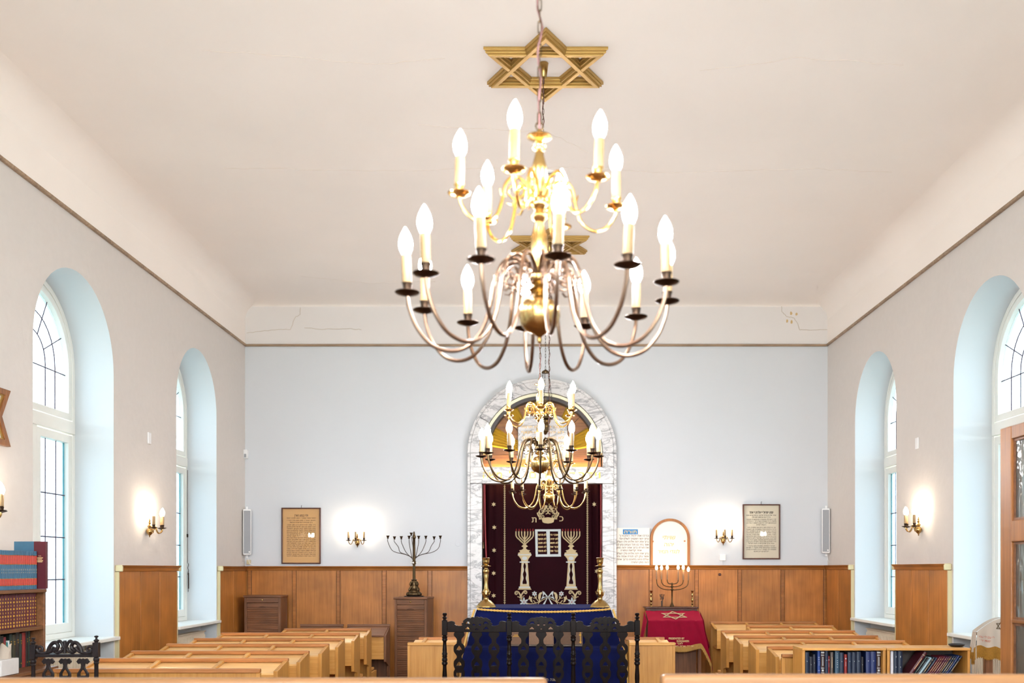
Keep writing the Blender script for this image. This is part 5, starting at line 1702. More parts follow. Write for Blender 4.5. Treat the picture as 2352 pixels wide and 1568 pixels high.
def szz(zy): return PZ(1205 + zy / 15.68, 13.818)


MB().box(sx_(292), sx_(835), 13.817, 13.8195, szz(340), szz(160)).build('heading_panel', M['sign_blue'], sg_)
lettering([('תורה', sx_(565), szz(305), .062, .17, True)], 13.8165).build('heading', M['gold'], sg_, smooth=False)
ls = [('ברכו את יהוה המבורך', 160, 1222, 420), ('ברוך יהוה המבורך לעולם ועד', 165, 1222, 528), ('ברוך אתה יהוה אלהינו מלך העולם', 65, 1222, 636), ('אשר בחר בנו מכל העמים ונתן לנו', 75, 1222, 744),
      ('את תורתו ברוך אתה יהוה נותן', 65, 1222, 850), ('אחר קריאת התורה', 205, 965, 950), ('ברוך אתה יהוה אלהינו מלך העולם', 65, 1222, 1060), ('אשר נתן לנו תורת אמת וחיי', 65, 1222, 1166), ('עולם נטע בתוכנו ברוך אתה', 65, 1222, 1272), ('יהוה נותן התורה', 590, 1222, 1378)]
lettering([(t, (sx_(a) + sx_(b)) / 2, szz(y), .038, sx_(b) - sx_(a), True) for t, a, b, y in ls], 13.8192, bold=.018).build('printed_lines', M['ink_brown'], sg_, smooth=False)

ar = thing('arched_board', 'round-arched white board in a wooden rim with gilt Hebrew, above the electric menorah', 'sign', (PX(1539, 13.83), 13.83, 1.70))
ax0, ax1 = PX(1493.5, 13.82), PX(1584.5, 13.82)
ac, arr = (ax0 + ax1) / 2, (ax1 - ax0) / 2
azs = PZ(1190.5, 13.82) - arr
tw = .034


def aout(d): return [(ax0 + d, 1.703)] + [(ac - (arr - d) * math.cos(PI * i / 28), azs + (arr - d) * math.sin(PI * i / 28)) for i in range(29)] + [(ax1 - d, 1.703)]


MB().ring(aout(0), aout(tw), 13.80, 13.85, 'xz', closed=False).build('wooden_rim', M['arch_wood'], ar, bevel=.003)
MB().prism(aout(tw + .001), 13.825, 13.845).build('white_panel', M['sign_white'], ar)
lettering([('שויתי', PX(1400 + 895 / 6.533, 13.82), PZ(1180 + 380 / 6.533, 13.82), .082, .172, True), ('יהוה', PX(1400 + 893 / 6.533, 13.82), PZ(1180 + 484 / 6.533, 13.82), .075, .130, True),
           ('לנגדי תמיד', PX(1400 + 890 / 6.533, 13.82), PZ(1180 + 590 / 6.533, 13.82), .07, .30, True)], 13.824).build('gilt_writing', M['gold'], ar, smooth=False)
sc_ = MB()
for zx_, zy in ((651, 412), (1128, 406)): sc_.lathe([(.001, -.004), (.012, -.003), (.013, .003)], seg=12) if False else sc_.prism([(PX(1400 + zx_ / 6.533, 13.82) + .012 * math.cos(k * PI / 6), PZ(1180 + zy / 6.533, 13.82) + .012 * math.sin(k * PI / 6)) for k in range(12)], 13.818, 13.826)
for k_, (zx_, zy) in enumerate(((651, 412), (1128, 406))):
    MB().prism([(PX(1400 + zx_ / 6.533, 13.82) + .012 * math.cos(k * PI / 6), PZ(1180 + zy / 6.533, 13.82) + .012 * math.sin(k * PI / 6)) for k in range(12)], 13.818, 13.826).build('screw_cover', M['arch_wood'], ar)

WLF = ['ויאמר משה קומה יי ויפצו אויביך וינסו', 'משנאיך מפניך כי מציון תצא תורה ודבר יי', 'ברוך שנתן תורה לעמו ישראל בקדושתו', 'בריך שמיה דמרא עלמא בריך כתרך ואתרך', 'יהא רעותך עם עמך ישראל לעלם ופרקן', 'ימינך אחזי לעמך בבית מקדשך ולאמטויי', 'לנא מטוב נהורך ולקבל צלותנא ברחמין',
       'יהא רעוא קדמך דתוריך לן חיין בטיבותא', 'ולהוי אנא פקידא בגו צדיקיא למרחם עלי', 'ולמנטר יתי וית כל די לי ודי לעמך ישראל', 'אנת הוא זן לכלא ומפרנס לכלא אנת הוא', 'שליט על כלא אנת הוא דשליט על מלכיא', 'ומלכותא דילך היא אנא עבדא דקודשא', 'בריך הוא דסגידנא קמיה ומקמא דיקר',
       'אורייתיה בכל עדן ועדן לא על אנש רחיצנא', 'ולא על בר אלהין סמיכנא אלא באלהא', 'דשמיא דהוא אלהא קשוט ואורייתיה קשוט', 'ונביאוהי קשוט ומסגא למעבד טבון וקשוט', 'ביה אנא רחיץ ולשמיה קדישא יקירא', 'אנא אמר תשבחן יהא רעוא קדמך דתפתח', 'לבאי באורייתא ותשלים משאלין דלבאי']
WRF = ['אחד אלהינו גדול אדוננו קדוש ונורא שמו', 'גדלו ליי אתי ונרוממה שמו יחדו', 'לך יי הגדולה והגבורה והתפארת והנצח', 'וההוד כי כל בשמים ובארץ לך יי הממלכה', 'והמתנשא לכל לראש רוממו יי אלהינו', 'כי קדוש יי אלהינו', 'אב הרחמים הוא ירחם עם עמוסים ויזכר', 'ברית איתנים ויציל נפשותינו מן השעות', 'הרעות ויגער ביצר הרע מן הנשואים ויחן',
       'אותנו לפליטת עולמים וימלא משאלותינו', 'במדה טובה ישועה ורחמים ותגלה ותראה', 'מלכותו עלינו בזמן קרוב ויחן פליטתנו', 'ופליטת עמו בית ישראל לחן ולחסד', 'ולרחמים ולרצון ונאמר אמן הכל הבו', 'גדל לאלהינו ותנו כבוד לתורה כהן קרב', 'יעמד ברוך שנתן תורה לעמו ישראל', 'תורת יי תמימה משיבת נפש עדות יי', 'נאמנה מחכימת פתי פקודי יי ישרים', 'משמחי לב מצות יי ברה מאירת עינים', 'יי עז לעמו יתן יי יברך את עמו']


def framed(label, px0, px1, py0, py1, paper, ink, head, lines, hz, ys, widths, tilt, hpx):
    Y = 13.835
    x0, x1, z0, z1 = PX(px0, Y), PX(px1, Y), PZ(py1, Y), PZ(py0, Y)
    t = thing('framed_scroll', label, 'picture', ((x0 + x1) / 2, Y, (z0 + z1) / 2), 0, 'framed Hebrew scrolls on the back wall')
    w = .017
    MB().ring([(x0, z0), (x1, z0), (x1, z1), (x0, z1)], [(x0 + w, z0 + w), (x1 - w, z0 + w), (x1 - w, z1 - w), (x0 + w, z1 - w)], Y - .012, Y + .022).build('frame', M['frame'], t, bevel=.004)
    pp = MB().box(x0 + w * .8, x1 - w * .8, Y + .012, Y + .018, z0 + w * .8, z1 - w * .8).build('sheet', paper, t)
    c = (x0 + x1) / 2
    ll = [(head, c, PZ(hz, Y), .05, hpx * Y / F, True)] + [(tx, c, PZ(py, Y), .023, wd * Y / F, True) for tx, py, wd in zip(lines, ys, widths)]
    lettering(ll, Y + .0115, bold=.022).build('printed_lines', ink, pp, smooth=False)
    MB().add([(x0 + w, Y - .002, z0 + w), (x1 - w, Y - .002, z0 + w), (x1 - w, Y - .002, z1 - w), (x0 + w, Y - .002, z1 - w)], [(0, 1, 2, 3)]).build('glass', M['picture_glass'], t, smooth=False, recalc=False)
    MB().tube([(c, Y + .02, z1), (c, Y + .02, z1 + .03), (c + .008, Y + .02, z1 + .035)], .003, 6).build('hanger', M['iron'], t)


yl = [1190.5, 1195.8, 1200.5] + [1206 + 4.22 * i for i in range(18)]
framed('tan framed Hebrew scroll above the wainscot near the corner speaker and cabinet', 646.5, 736.5, 1165.5, 1294.5, M['paper_tan'], M['ink_tan'], 'ויהי בנסע הארן', WLF, 1186, yl, [66, 66, 52] + [66] * 18, 0, 31)
yr = [1184, 1188.5, 1193.5, 1197.5, 1201.8, 1206, 1212] + [1216.2 + 4.05 * i for i in range(9)] + [1254.5, 1258.5, 1262.7, 1267]
framed('cream framed Hebrew scroll on the back wall between the sconce and the corner speaker', 1706, 1792, 1157.5, 1284, M['paper_cream'], M['ink'], 'שמע ישראל יי אלהינו יי אחד', WRF, 1179, yr, [68, 42, 68, 68, 68, 22, 66, 68, 68, 68, 68, 68, 68, 68, 68, 60, 62, 68, 68, 34], 0, 55)

# corner speakers
def speaker(label, px0, px1, py0, py1, Y, rz):
    x0, x1 = PX(px0, Y), PX(px1, Y); w = x1 - x0; h = (py1 - py0) * Y / F
    t = thing('column_speaker', label, 'speaker', ((x0 + x1) / 2, Y, PZ(py1, Y)), rz, 'white column speakers in the corners')
    MB().box(-w / 2, w / 2, 0, .09, 0, h).build('housing', M['white_plastic'], t, world=False, bevel=.01)
    MB().box(-w / 2 + .012, w / 2 - .012, -.006, .002, .02, h - .02).build('grille', M['spk'], t, world=False, bevel=.003)
    MB().box(w / 2 - .036, w / 2 - .018, -.008, -.004, .03, .052).build('badge', M['white_plastic'], t, world=False)
    MB().box(-.012, .012, .085, .10, -.04, h + .04).build('bracket', M['white_plastic'], t, world=False)
    pts = [(.01, .08, 0), (.015, .085, -.05), (.04, .085, -.12), (.10, .085, -.145)]
    MB().tube(smooth_curve(pts, 5), .003, 5).build('lead', M['white_plastic'], t, world=False)


speaker('slim white column speaker in the corner beside the tan framed scroll', 558.5, 577, 1169, 1274, 13.70, R(18))
speaker('slim white column speaker in the corner beside the cream framed scroll', 1888, 1906, 1167, 1270, 13.70, R(-18))


def wallbox(name, label, cat, x0, x1, y0, y1, z0, z1, m, bev=.004):
    t = thing(name, label, cat, ((x0 + x1) / 2, (y0 + y1) / 2, z0))
    MB().box(x0, x1, y0, y1, z0, z1).build('housing', m, t, bevel=bev)
    return t


t = wallbox('wall_outlet', 'small white socket box on the back wall below the sconce by the cream scroll', 'socket', PX(1653, 13.83), PX(1667, 13.83), 13.82, YB - .001, PZ(1287, 13.83), PZ(1273, 13.83), M['white_plastic'])
MB().tube([(PX(1659, 13.83), 13.848, PZ(1287, 13.83)), (PX(1660, 13.83), 13.848, 1.71)], .004, 5).build('lead', M['white_plastic'], t)
t = wallbox('junction_box', 'small yellowed junction box in the corner under the speaker near the tan scroll', 'junction box', XL + .03, XL + .085, 13.82, YB - .001, PZ(1296, 13.83), PZ(1285, 13.83), M['beige_plastic'])
MB().box(XL + .04, XL + .075, 13.817, 13.821, PZ(1294, 13.83), PZ(1287, 13.83)).build('cover', M['cream'], t)
t = wallbox('motion_detector', 'white motion detector high in the back corner above the tan scroll side speaker', 'detector', XL + .001, XL + .05, 13.78, YB - .002, PZ(1053, 13.83), PZ(1033, 13.83), M['white_plastic'])
MB().box(XL + .012, XL + .04, 13.776, 13.781, PZ(1051, 13.83), PZ(1043, 13.83)).build('lens', M['spk'], t)
for x, sg2, y, pz, lab in ((XL, 1, 10.43, 1006, 'blank white wall plate above the sconce on the pier by the carved chair side'), (XR, -1, 10.57, 1018, 'blank white wall plate above the sconce on the pier over the low bookcases')):
    xa, xb = x + sg2 * .001, x + sg2 * .014
    z = PZ(pz, y)
    t = wallbox('wall_plate', lab, 'wall plate', min(xa, xb), max(xa, xb), y - .04, y + .04, z - .06, z + .06, M['white_plastic'])
t = thing('cover_disc', 'faint round white cover disc on the back wall beside the marble arch', 'cover plate', (PX(1052, 13.85), 13.85, PZ(1248, 13.85)))  # plain round cover disc set on the wall
MB().prism([(PX(1052, 13.85) + .04 * math.cos(k * PI / 12), PZ(1248, 13.85) + .04 * math.sin(k * PI / 12)) for k in range(24)], 13.851, YB - .001).build('disc', M['wall_back'], t, bevel=.002)
t = thing('wall_disc', 'round beige wall disc with a dark centre beside the radiator near the carved chair', 'wall disc', (XL - .195, 9.42, PZ(1487, 9.42)))
xc_ = XL - .199
dm = MB()
c0 = (9.45, PZ(1487, 9.6))
dm.prism([(c0[0] + .06 * math.cos(k * PI / 12), c0[1] + .06 * math.sin(k * PI / 12)) for k in range(24)], xc_, xc_ + .04, 'yz')
dm.build('disc', M['beige_plastic'], t, bevel=.008)
MB().prism([(c0[0] + .012 * math.cos(k * PI / 6), c0[1] + .012 * math.sin(k * PI / 6)) for k in range(12)], xc_ + .04, xc_ + .046, 'yz').build('centre', M['black'], t)
kh = thing('panel_knob', 'dark round plug in the wainscot panel below the back wall socket box', 'plug', (PX(1653, 13.82), 13.82, PZ(1319, 13.82)))
MB().prism([(PX(1653, 13.82) + .02 * math.cos(k * PI / 8), PZ(1319, 13.82) + .02 * math.sin(k * PI / 8)) for k in range(16)], 13.806, 13.828).build('plug', M['frame'], kh, bevel=.004)


# radiators under the windows
def radiator(label, x, sg2, ya, yb, z):
    t = thing('radiator', label, 'radiator', (x, (ya + yb) / 2, 0.08), 0, 'beige ribbed radiators under the windows')
    xa, xb = x, x + sg2 * .09
    MB().box(min(xa, xb), max(xa, xb), ya, yb, .14, z).build('body', M['radiator'], t, bevel=.006)
    rb_ = MB(); n = int((yb - ya) / .033)
    for i in range(n):
        y = ya + .02 + i * (yb - ya - .04) / (n - 1)
        rb_.box(min(xa - sg2 * .014, xa), max(xa - sg2 * .014, xa), y - .009, y + .009, .17, z - .035)
    rb_.build('ribs', M['radiator'], t, bevel=.003)
    MB().box(min(xa - sg2 * .016, xb), max(xa - sg2 * .016, xb), ya - .004, yb + .004, z, z + .012).build('top_grille', M['radiator'], t, bevel=.003)
    for y in (ya + .1, yb - .12): MB().box(min(xa, xb), max(xa, xb), y, y + .03, 0, .14).build('foot', M['radiator'], t)


radiator('beige ribbed radiator under the arched window behind the carved chair', XL - .08, -1, 8.25, 9.30, .89)
radiator('beige ribbed radiator under the arched window nearest the tan scroll corner', XL - .08, -1, 11.4, 12.42, .87)
radiator('beige ribbed radiator under the arched window behind the white draped stand', XR + .08, 1, 8.35, 9.42, .92)
radiator('beige ribbed radiator under the arched window nearest the cream scroll corner', XR + .08, 1, 11.4, 12.45, .90)
# ---------------------------------------------------------------- books and shelves
ORD = ['first', 'second', 'third', 'fourth', 'fifth', 'sixth', 'seventh', 'eighth', 'ninth', 'tenth', 'eleventh', 'twelfth', 'thirteenth', 'fourteenth', 'fifteenth', 'sixteenth', 'seventeenth', 'eighteenth', 'nineteenth', 'twentieth', 'twenty-first', 'twenty-second', 'twenty-third', 'twenty-fourth']
BC = {}


def bcol(name, c, rough=.45):
    if name not in BC: BC[name] = plain(name + ' book cover', c, rough, var=.12, scale=25)
    return BC[name]


def book(label, group, loc, w, h, d, cover, rz=0.0, ry=0.0, bands=(), deco=M['gold']):
    """spine faces local -y; w along x, h up, d back along y"""
    t = thing('book', label, 'book', loc, 0, group)
    t.rotation_euler = (0, ry, rz)
    mb = MB()
    n = 5
    r = min(.006, w * .3)
    sp = [(-w / 2 + w * i / n, -r * math.sin(PI * i / n)) for i in range(n + 1)]
    b = .0022 if w > .012 else .001
    poly = sp + [(w / 2, d), (w / 2 - b, d), (w / 2 - b, .004), (-w / 2 + b, .004), (-w / 2 + b, d), (-w / 2, d)]
    mb.prism(poly, 0, h, 'xy')
    mb.build('cover', cover, t, world=False, angle=50)
    MB().box(-w / 2 + b + .0002, w / 2 - b - .0002, .0045, d - .005, .003, h - .004).build('pages', M['pages'], t, world=False, smooth=False)
    for z0, z1, m, f in bands:
        q = MB()
        yy = [(x * f, y * (1.0) - .0009) for x, y in sp]
        q.add([(x, y, z) for z in (z0 * h, z1 * h) for x, y in yy], [(i, i + 1, n + 2 + i, n + 1 + i) for i in range(n)])
        q.build('spine_band', m, t, world=False, recalc=False)
    return t


# tall bookcase on the wall with the nearest window
SX0, SX1, SY0, SY1 = XL + .09, -3.70, 6.20, 7.48
bs = thing('tall_bookcase', 'dark wooden bookcase against the window wall with blue and burgundy book sets', 'bookcase', (SX0, (SY0 + SY1) / 2, 0))
for y in (SY0, SY1 - .025): MB().box(SX0, SX1, y, y + .025, 0, 1.475).build('side_panel', M['shelfw'], bs, bevel=.003)
MB().box(SX0, SX0 + .012, SY0 + .026, SY1 - .026, .03, 1.475).build('back_panel', M['shelfw'], bs)
MB().box(SX0, SX1 + .008, SY0 - .004, SY1 + .004, 1.475, 1.50).build('top_board', M['shelfw'], bs, bevel=.004)
MB().box(SX0 + .013, SX1 - .004, SY0 + .026, SY1 - .026, 1.198, 1.223).build('shelf', M['shelfw'], bs, bevel=.003)
MB().box(SX0 + .013, -3.59, SY0 + .026, SY1 - .026, .90, .925).build('counter_shelf', M['shelfw'], bs, bevel=.003)
MB().box(SX0 + .013, -3.61, SY0 + .026, SY1 - .026, .03, .899).build('lower_cupboard', M['shelfw'], bs)
blue_c = bcol('teal blue', (52, 96, 124)); red_b = plain('orange red spine label', (190, 62, 44), .5)
wine = bcol('burgundy', (84, 18, 32)); spx = -3.745
y = 7.437
for i in range(21):
    y -= .0268
    book('teal blue orange-banded volume, %s from the tall burgundy book on the bookcase top' % ORD[i], 'blue set with orange bands on the bookcase top', (spx, y + .0134, 1.501), .026, .28 + random.uniform(-.001, .001), .19, blue_c, R(90),
         bands=((.64, .885, red_b, .9), (.87, .885, M['gold'], .9), (.64, .655, M['gold'], .9), (.70, .73, M['gold'], .45), (.78, .82, M['gold'], .5), (.10, .28, red_b, .9), (.27, .285, M['gold'], .9), (.10, .112, M['gold'], .9), (.17, .20, M['gold'], .5), (.42, .45, M['gold_pale'], .25), (.49, .53, M['gold_pale'], .3)))
tb_ = thing('tall_book', 'tall book with blue and burgundy cover standing at the end of the bookcase top', 'book', (-3.80, 7.46, 1.501))
MB().box(-3.92, -3.685, 7.446, 7.45, 1.501, 1.855).build('front_cover', blue_c, tb_, bevel=.0015)
MB().box(-3.92, -3.685, 7.472, 7.476, 1.501, 1.855).build('back_cover', wine, tb_, bevel=.0015)
MB().box(-3.915, -3.69, 7.4505, 7.4715, 1.505, 1.85).build('pages', M['pages'], tb_)
MB().box(-3.77, -3.684, 7.4445, 7.4458, 1.501, 1.855).build('burgundy_strip', wine, tb_)
MB().box(-3.684, -3.681, 7.4445, 7.4775, 1.501, 1.855).build('spine', wine, tb_, bevel=.001)
ll = [('THE', -3.727, 1.742, .012, None, False)]
lettering(ll, 7.444).build('title', M['gold_pale'], tb_, smooth=False)
bars = MB()
for z, w_ in ((1.73, .05), (1.72, .036), (1.709, .05), (1.70, .04)): bars.box(-3.727 - w_ / 2, -3.727 + w_ / 2, 7.4438, 7.4446, z, z + .0055)
bars.build('gilt_lines', M['gold_pale'], tb_)
y = 7.452
for i in range(17):
    w_ = .034 if i not in (3, 8) else .05
    y -= w_ + .001
    gl = [(.04, .10, M['gold'], .8)] + [(.14 + .1 * k, .14 + .1 * k + .05, M['gold'], .62 if k % 2 else .8) for k in range(8)]
    book('burgundy gilt volume, %s from the end panel on the tall bookcase upper shelf' % ORD[i], 'burgundy gilt set on the upper shelf of the tall bookcase', (spx - .012, y + w_ / 2, 1.2235), w_, .245, .17, wine, R(90), bands=gl)
low = [('dark green', (24, 44, 38)), ('black', (24, 24, 26)), ('red cloth', (138, 36, 34)), ('dark green', (24, 44, 38)), ('black', (24, 24, 26)), ('dark olive', (48, 48, 34)), ('dark green', (24, 44, 38)), ('white', (206, 214, 214)), ('teal', (40, 118, 118)), ('dark red', (120, 30, 40)), ('black', (24, 24, 26)), ('dark green', (24, 44, 38))]
y = 7.44
for i, (n_, c_) in enumerate(low):
    w_ = (.03, .035, .05, .036, .05, .045, .04, .02, .022, .03, .04, .04)[i]
    y -= w_ + .0012
    book('%s volume, %s from the end panel on the tall bookcase lowest shelf' % (n_, ORD[i]), 'mixed books on the lowest open shelf of the tall bookcase', (spx - .05, y + w_ / 2, .9255), w_, (.27, .26, .255, .25, .262, .25, .255, .21, .20, .24, .25, .26)[i], .15, bcol(n_, c_), R(90),
         bands=((.7, .74, M['gold'], .5), (.78, .80, M['gold'], .7), (.12, .14, M['gold'], .7)) if n_ not in ('red cloth', 'white') else ())
tx = thing('tissue_box', 'white tissue box with a tissue pulled up on the lowest shelf of the tall bookcase', 'tissue box', (-3.655, 6.79, .926))
MB().box(-3.72, -3.60, 6.68, 6.905, .9265, 1.035).build('carton', plain('printed white carton', (214, 212, 210), .6, var=.08, scale=20), tx, bevel=.004)
ts = MB().grid(lambda u, v: (-3.66 + (.045 - .030 * v) * math.cos(6.28 * u) + .022 * v * math.sin(9 * u), 6.82 + (.05 - .035 * v) * math.sin(6.28 * u) + .03 * v, 1.034 + .085 * v + .02 * v * math.sin(12.57 * u)), 24, 6)
ts.build('tissue', M['linen'], tx, recalc=False)

# low bookcases
lowx = [(PX(1842.5, 8.0), PX(2036, 8.0)), (PX(2037.5, 8.0), PX(2230, 8.0))]
zt_ = PZ(1488, 8.0)
for (x0, x1), lab in zip(lowx, ('low honey wood bookcase of upright navy books in front of the pews', 'low honey wood bookcase of leaning books next to the glazed door')):
    t = thing('low_bookcase', lab, 'bookcase', ((x0 + x1) / 2, 8.0, 0), 0, 'pair of low bookcases')
    MB().box(x0 + .001, x1 - .001, 8.0, 8.31, zt_ - .020, zt_).build('top_board', M['pewx'], t, bevel=.004)
    for xa in (x0 + .003, x1 - .025): MB().box(xa, xa + .022, 8.004, 8.305, 0, zt_ - .020).build('side_panel', M['pewz'], t, bevel=.003)
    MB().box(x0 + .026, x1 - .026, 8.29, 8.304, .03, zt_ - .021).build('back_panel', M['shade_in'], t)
    for z in (.70, .36, .04): MB().box(x0 + .026, x1 - .026, 8.012, 8.289, z, z + .02).build('shelf', M['pewx'], t, bevel=.002)
PB = 5.6


def lxx(zx_, Y=8.05): return PX(1820 + zx_ / PB, Y)


NV = (22, 38, 62); colr = {'navy': NV, 'dark navy': (22, 28, 44), 'blue': (28, 58, 122), 'brown': (58, 36, 34), 'red': (142, 34, 38), 'grey brown': (88, 78, 72), 'slate blue': (44, 72, 92), 'dark': (30, 30, 36), 'deep blue': (20, 40, 92)}
up = [(160, 215, 320, 'navy'), (219, 261, 380, 'dark navy'), (263, 300, 350, 'dark navy'), (322, 360, 300, 'blue'), (366, 414, 298, 'brown'), (420, 461, 302, 'navy'), (464, 478, 370, 'red'), (490, 526, 320, 'grey brown'), (548, 606, 305, 'slate blue'), (610, 660, 325, 'navy'), (668, 703, 350, 'red'), (712, 763, 322, 'navy'), (768, 821, 320, 'navy'), (826, 882, 316, 'navy'), (886, 916, 380, 'dark'), (945, 1007, 312, 'deep blue'), (1010, 1076, 312, 'deep blue'), (1085, 1136, 297, 'brown')]
for i, (a, b, ty, n_) in enumerate(up):
    Y = 8.05
    x0, x1 = lxx(a), lxx(b)
    ztop = min(PZ(1440 + ty / PB, Y), zt_ - .026)
    wd = M['emb_white']
    bands = {'brown': ((.93, .97, wd, .9), (.55, .82, wd, .55), (.86, .88, wd, .9), (.47, .49, wd, .9), (.38, .44, wd, .8), (.18, .30, wd, .5), (.12, .135, wd, .9), (.33, .345, wd, .9)),
             'slate blue': tuple((z, z + .02, wd, .45) for z in (.9, .84, .78, .7, .64, .58, .5)) + ((.12, .14, wd, .7),), 'blue': ((.8, .815, wd, .8), (.74, .755, wd, .8), (.55, .7, wd, .3), (.4, .415, wd, .8), (.15, .165, wd, .8)),
             'red': ((.84, .88, wd, .8), (.6, .75, wd, .35), (.3, .32, wd, .8)), 'grey brown': ((.5, .85, M['gold_pale'], .3),)}.get(n_, ((.70, .725, wd, .4),))
    book('%s upright book, %s from the pew end in the low bookcase' % (n_, ORD[i]), 'upright books in the low bookcase', ((x0 + x1) / 2, Y, .7205), x1 - x0 - .0006, ztop - .7205, .17, bcol(n_ + ' cloth', colr[n_]), 0, bands=bands)
for i, (a, b, n_, c_) in enumerate(((1262, 1300, 'white', (214, 216, 222)), (1306, 1356, 'navy', NV), (1360, 1416, 'navy', NV))):
    x0, x1 = lxx(a, 8.06), lxx(b, 8.06)
    book(['white upright binder at the end of the low bookcase of leaning books', 'navy upright book beside the white binder in the low bookcase', 'navy upright book beside the leaning burgundy album in the low bookcase'][i], 'upright books beside the leaning row', ((x0 + x1) / 2, 8.06, .7205), x1 - x0 - .001, zt_ - .028 - .7205, .18, bcol(n_ + ' binder', c_), 0, bands=((.5, .52, M['emb_white'], .5), (.8, .85, M['emb_white'], .4)) if i else ())
ln = [('burgundy album', (84, 30, 40), .028, .30, 1), ('dark green', (26, 42, 42), .016, .255, 0), ('black', (30, 32, 40), .012, .25, 0), ('pale blue', (150, 178, 190), .016, .25, 0), ('dark gilt', (34, 40, 44), .020, .25, 1), ('navy', NV, .014, .25, 0), ('maroon', (92, 26, 36), .013, .26, 1), ('maroon', (92, 26, 36), .013, .26, 1), ('maroon', (92, 26, 36), .013, .26, 1), ('plum', (76, 28, 52), .013, .26, 1), ('plum', (76, 28, 52), .013, .262, 1), ('brown', (82, 54, 40), .012, .262, 1), ('navy', NV, .014, .265, 1), ('navy', NV, .013, .265, 1), ('deep blue', (24, 42, 96), .014, .268, 0), ('navy', NV, .013, .268, 1), ('black', (24, 24, 28), .013, .268, 1)][:16]
x = lxx(1418, 8.06) + .004
for i, (n_, c_, w_, h_, gd_) in enumerate(ln):
    th = R(35)
    # pivot: lower far corner rests on the shelf; w/cos spacing keeps the row from touching
    px_ = x + (w_ / 2) * math.cos(th)
    z_ = .7208 + (w_ / 2) * math.sin(th)
    book('%s book leaning in the low bookcase, %s from the white binder side' % (n_, ORD[i]), 'leaning books in the low bookcase', (px_, 8.06 + .003 * (i % 3), z_), w_, h_, .17, bcol(n_ + ' leaning', c_), 0, th, bands=((.45, .8, M['gold_pale'], .4), (.9, .91, M['gold_pale'], .9)) if gd_ else ((.5, .85, M['emb_white'], .25),))
    x += w_ / math.cos(th) + .0028
dv = thing('black_dish', 'small oval black dish on top of the low bookcase nearest the glazed door', 'dish', (PX(2197, 8.15), 8.15, zt_))
d1 = MB().lathe([(.01, .001), (.045, .001), (.062, .012), (.064, .022), (.058, .024), (.05, .012), (.001, .008)], c=(PX(2197, 8.15), 8.15, zt_), seg=24)
d1.build('dish', M['black'], dv)
MB().lathe([(.001, .0125), (.046, .0135), (.001, .0145)], c=(PX(2197, 8.15), 8.15, zt_), seg=20).build('inset', M['spk'], dv)

# ---------------------------------------------------------------- star-shaped wooden wall frame
sfy, sfz = 7.27, 2.80
sf = thing('star_frame', 'wooden six-pointed star frame on the window wall above the cut-off sconce', 'picture frame', (XL + .002, sfy, sfz))


def hexa(ro, off=0.0):
    r1 = ro - off * 2; r2 = (ro) / math.sqrt(3) - off * 1.155
    return [((r1 if k % 2 == 0 else r2) * math.cos(PI / 6 + PI * k / 6) + sfy, (r1 if k % 2 == 0 else r2) * math.sin(PI / 6 + PI * k / 6) + sfz) for k in range(12)]


MB().ring(hexa(.43), hexa(.43, .045), XL + .002, XL + .035, 'yz').build('wooden_frame', M['doorw'], sf, bevel=.003)
MB().ring(hexa(.43, .045), hexa(.43, .055), XL + .002, XL + .022, 'yz').build('gilt_slip', M['gilt'], sf)
MB().prism(hexa(.43, .055), XL + .004, XL + .012, 'yz').build('panel', M['paper_cream'], sf)

# ---------------------------------------------------------------- glazed door leaf
DX, DY1, DY0, DZ = 2.32, 5.0, 4.05, PZ(985, 5.0)
dr = struct('door_1', (DX, (DY0 + DY1) / 2, 0))
x0, x1 = DX, DX + .042
zs = [(2.287, DZ), (1.782, 1.888), (1.385, 1.403), (.012, .42)]
for y in (DY0, DY1 - .115): MB().box(x0, x1, y, y + .115, .012, DZ).build('stile', M['doorw'], dr, bevel=.004)
for z0, z1 in zs: MB().box(x0 + .001, x1 - .001, DY0 + .115, DY1 - .115, z0, z1).build('rail', M['doorw'], dr, bevel=.004)
for z0, z1 in ((1.888, 2.287), (1.403, 1.782), (.42, 1.385)):
    MB().ring([(DY0 + .115, z0), (DY1 - .115, z0), (DY1 - .115, z1), (DY0 + .115, z1)], [(DY0 + .127, z0 + .012), (DY1 - .127, z0 + .012), (DY1 - .127, z1 - .012), (DY0 + .127, z1 - .012)], x0 + .012, x1 - .012, 'yz').build('bead', M['cab'], dr)
    MB().box(DX + .018, DX + .023, DY0 + .12, DY1 - .12, z0 + .004, z1 - .004).build('pane', M['door_glass'], dr, smooth=False)

# ---------------------------------------------------------------- white draped stand by the window
wx0, wx1, wy0, wy1 = 3.725, 3.955, 8.46, 8.54
ws = thing('draped_stand', 'small wooden stand beneath the white draped cloth beside the radiator', 'stand', (3.84, 8.59, 0))
MB().box(3.81, 3.87, 8.475, 8.525, .04, 1.06).build('post', M['cabz'], ws)
MB().box(3.75, 3.94, 8.40, 8.60, 0, .04).build('foot', M['cabz'], ws, bevel=.006)
MB().prism([(wx0 + .02, 1.085), (wx1 - .02, 1.175), (wx1 - .02, 1.195), (wx0 + .02, 1.105)], wy0 + .02, wy1 - .02, 'xz').build('slope', M['cabz'], ws)
wc = thing('white_cloth', 'white cloth with gold fringe and red writing draped on the stand beside the glazed door', 'cloth', (3.84, wy0, 1.0))


def wtop(x): return 1.117 + .118 * math.sin(min(1, (x - wx0) / (wx1 - wx0)) * PI / 2 * .95)


def wfront(u, v):
    x = wx0 + (wx1 - wx0) * u
    zt2 = wtop(x); zb2 = .995 - .02 * u + .008 * math.sin(u * 12)
    return (x - .012 * v * (1 - u), wy0 - .01 - .02 * v - .006 * math.sin(u * 14) * v, zt2 + (zb2 - zt2) * v)


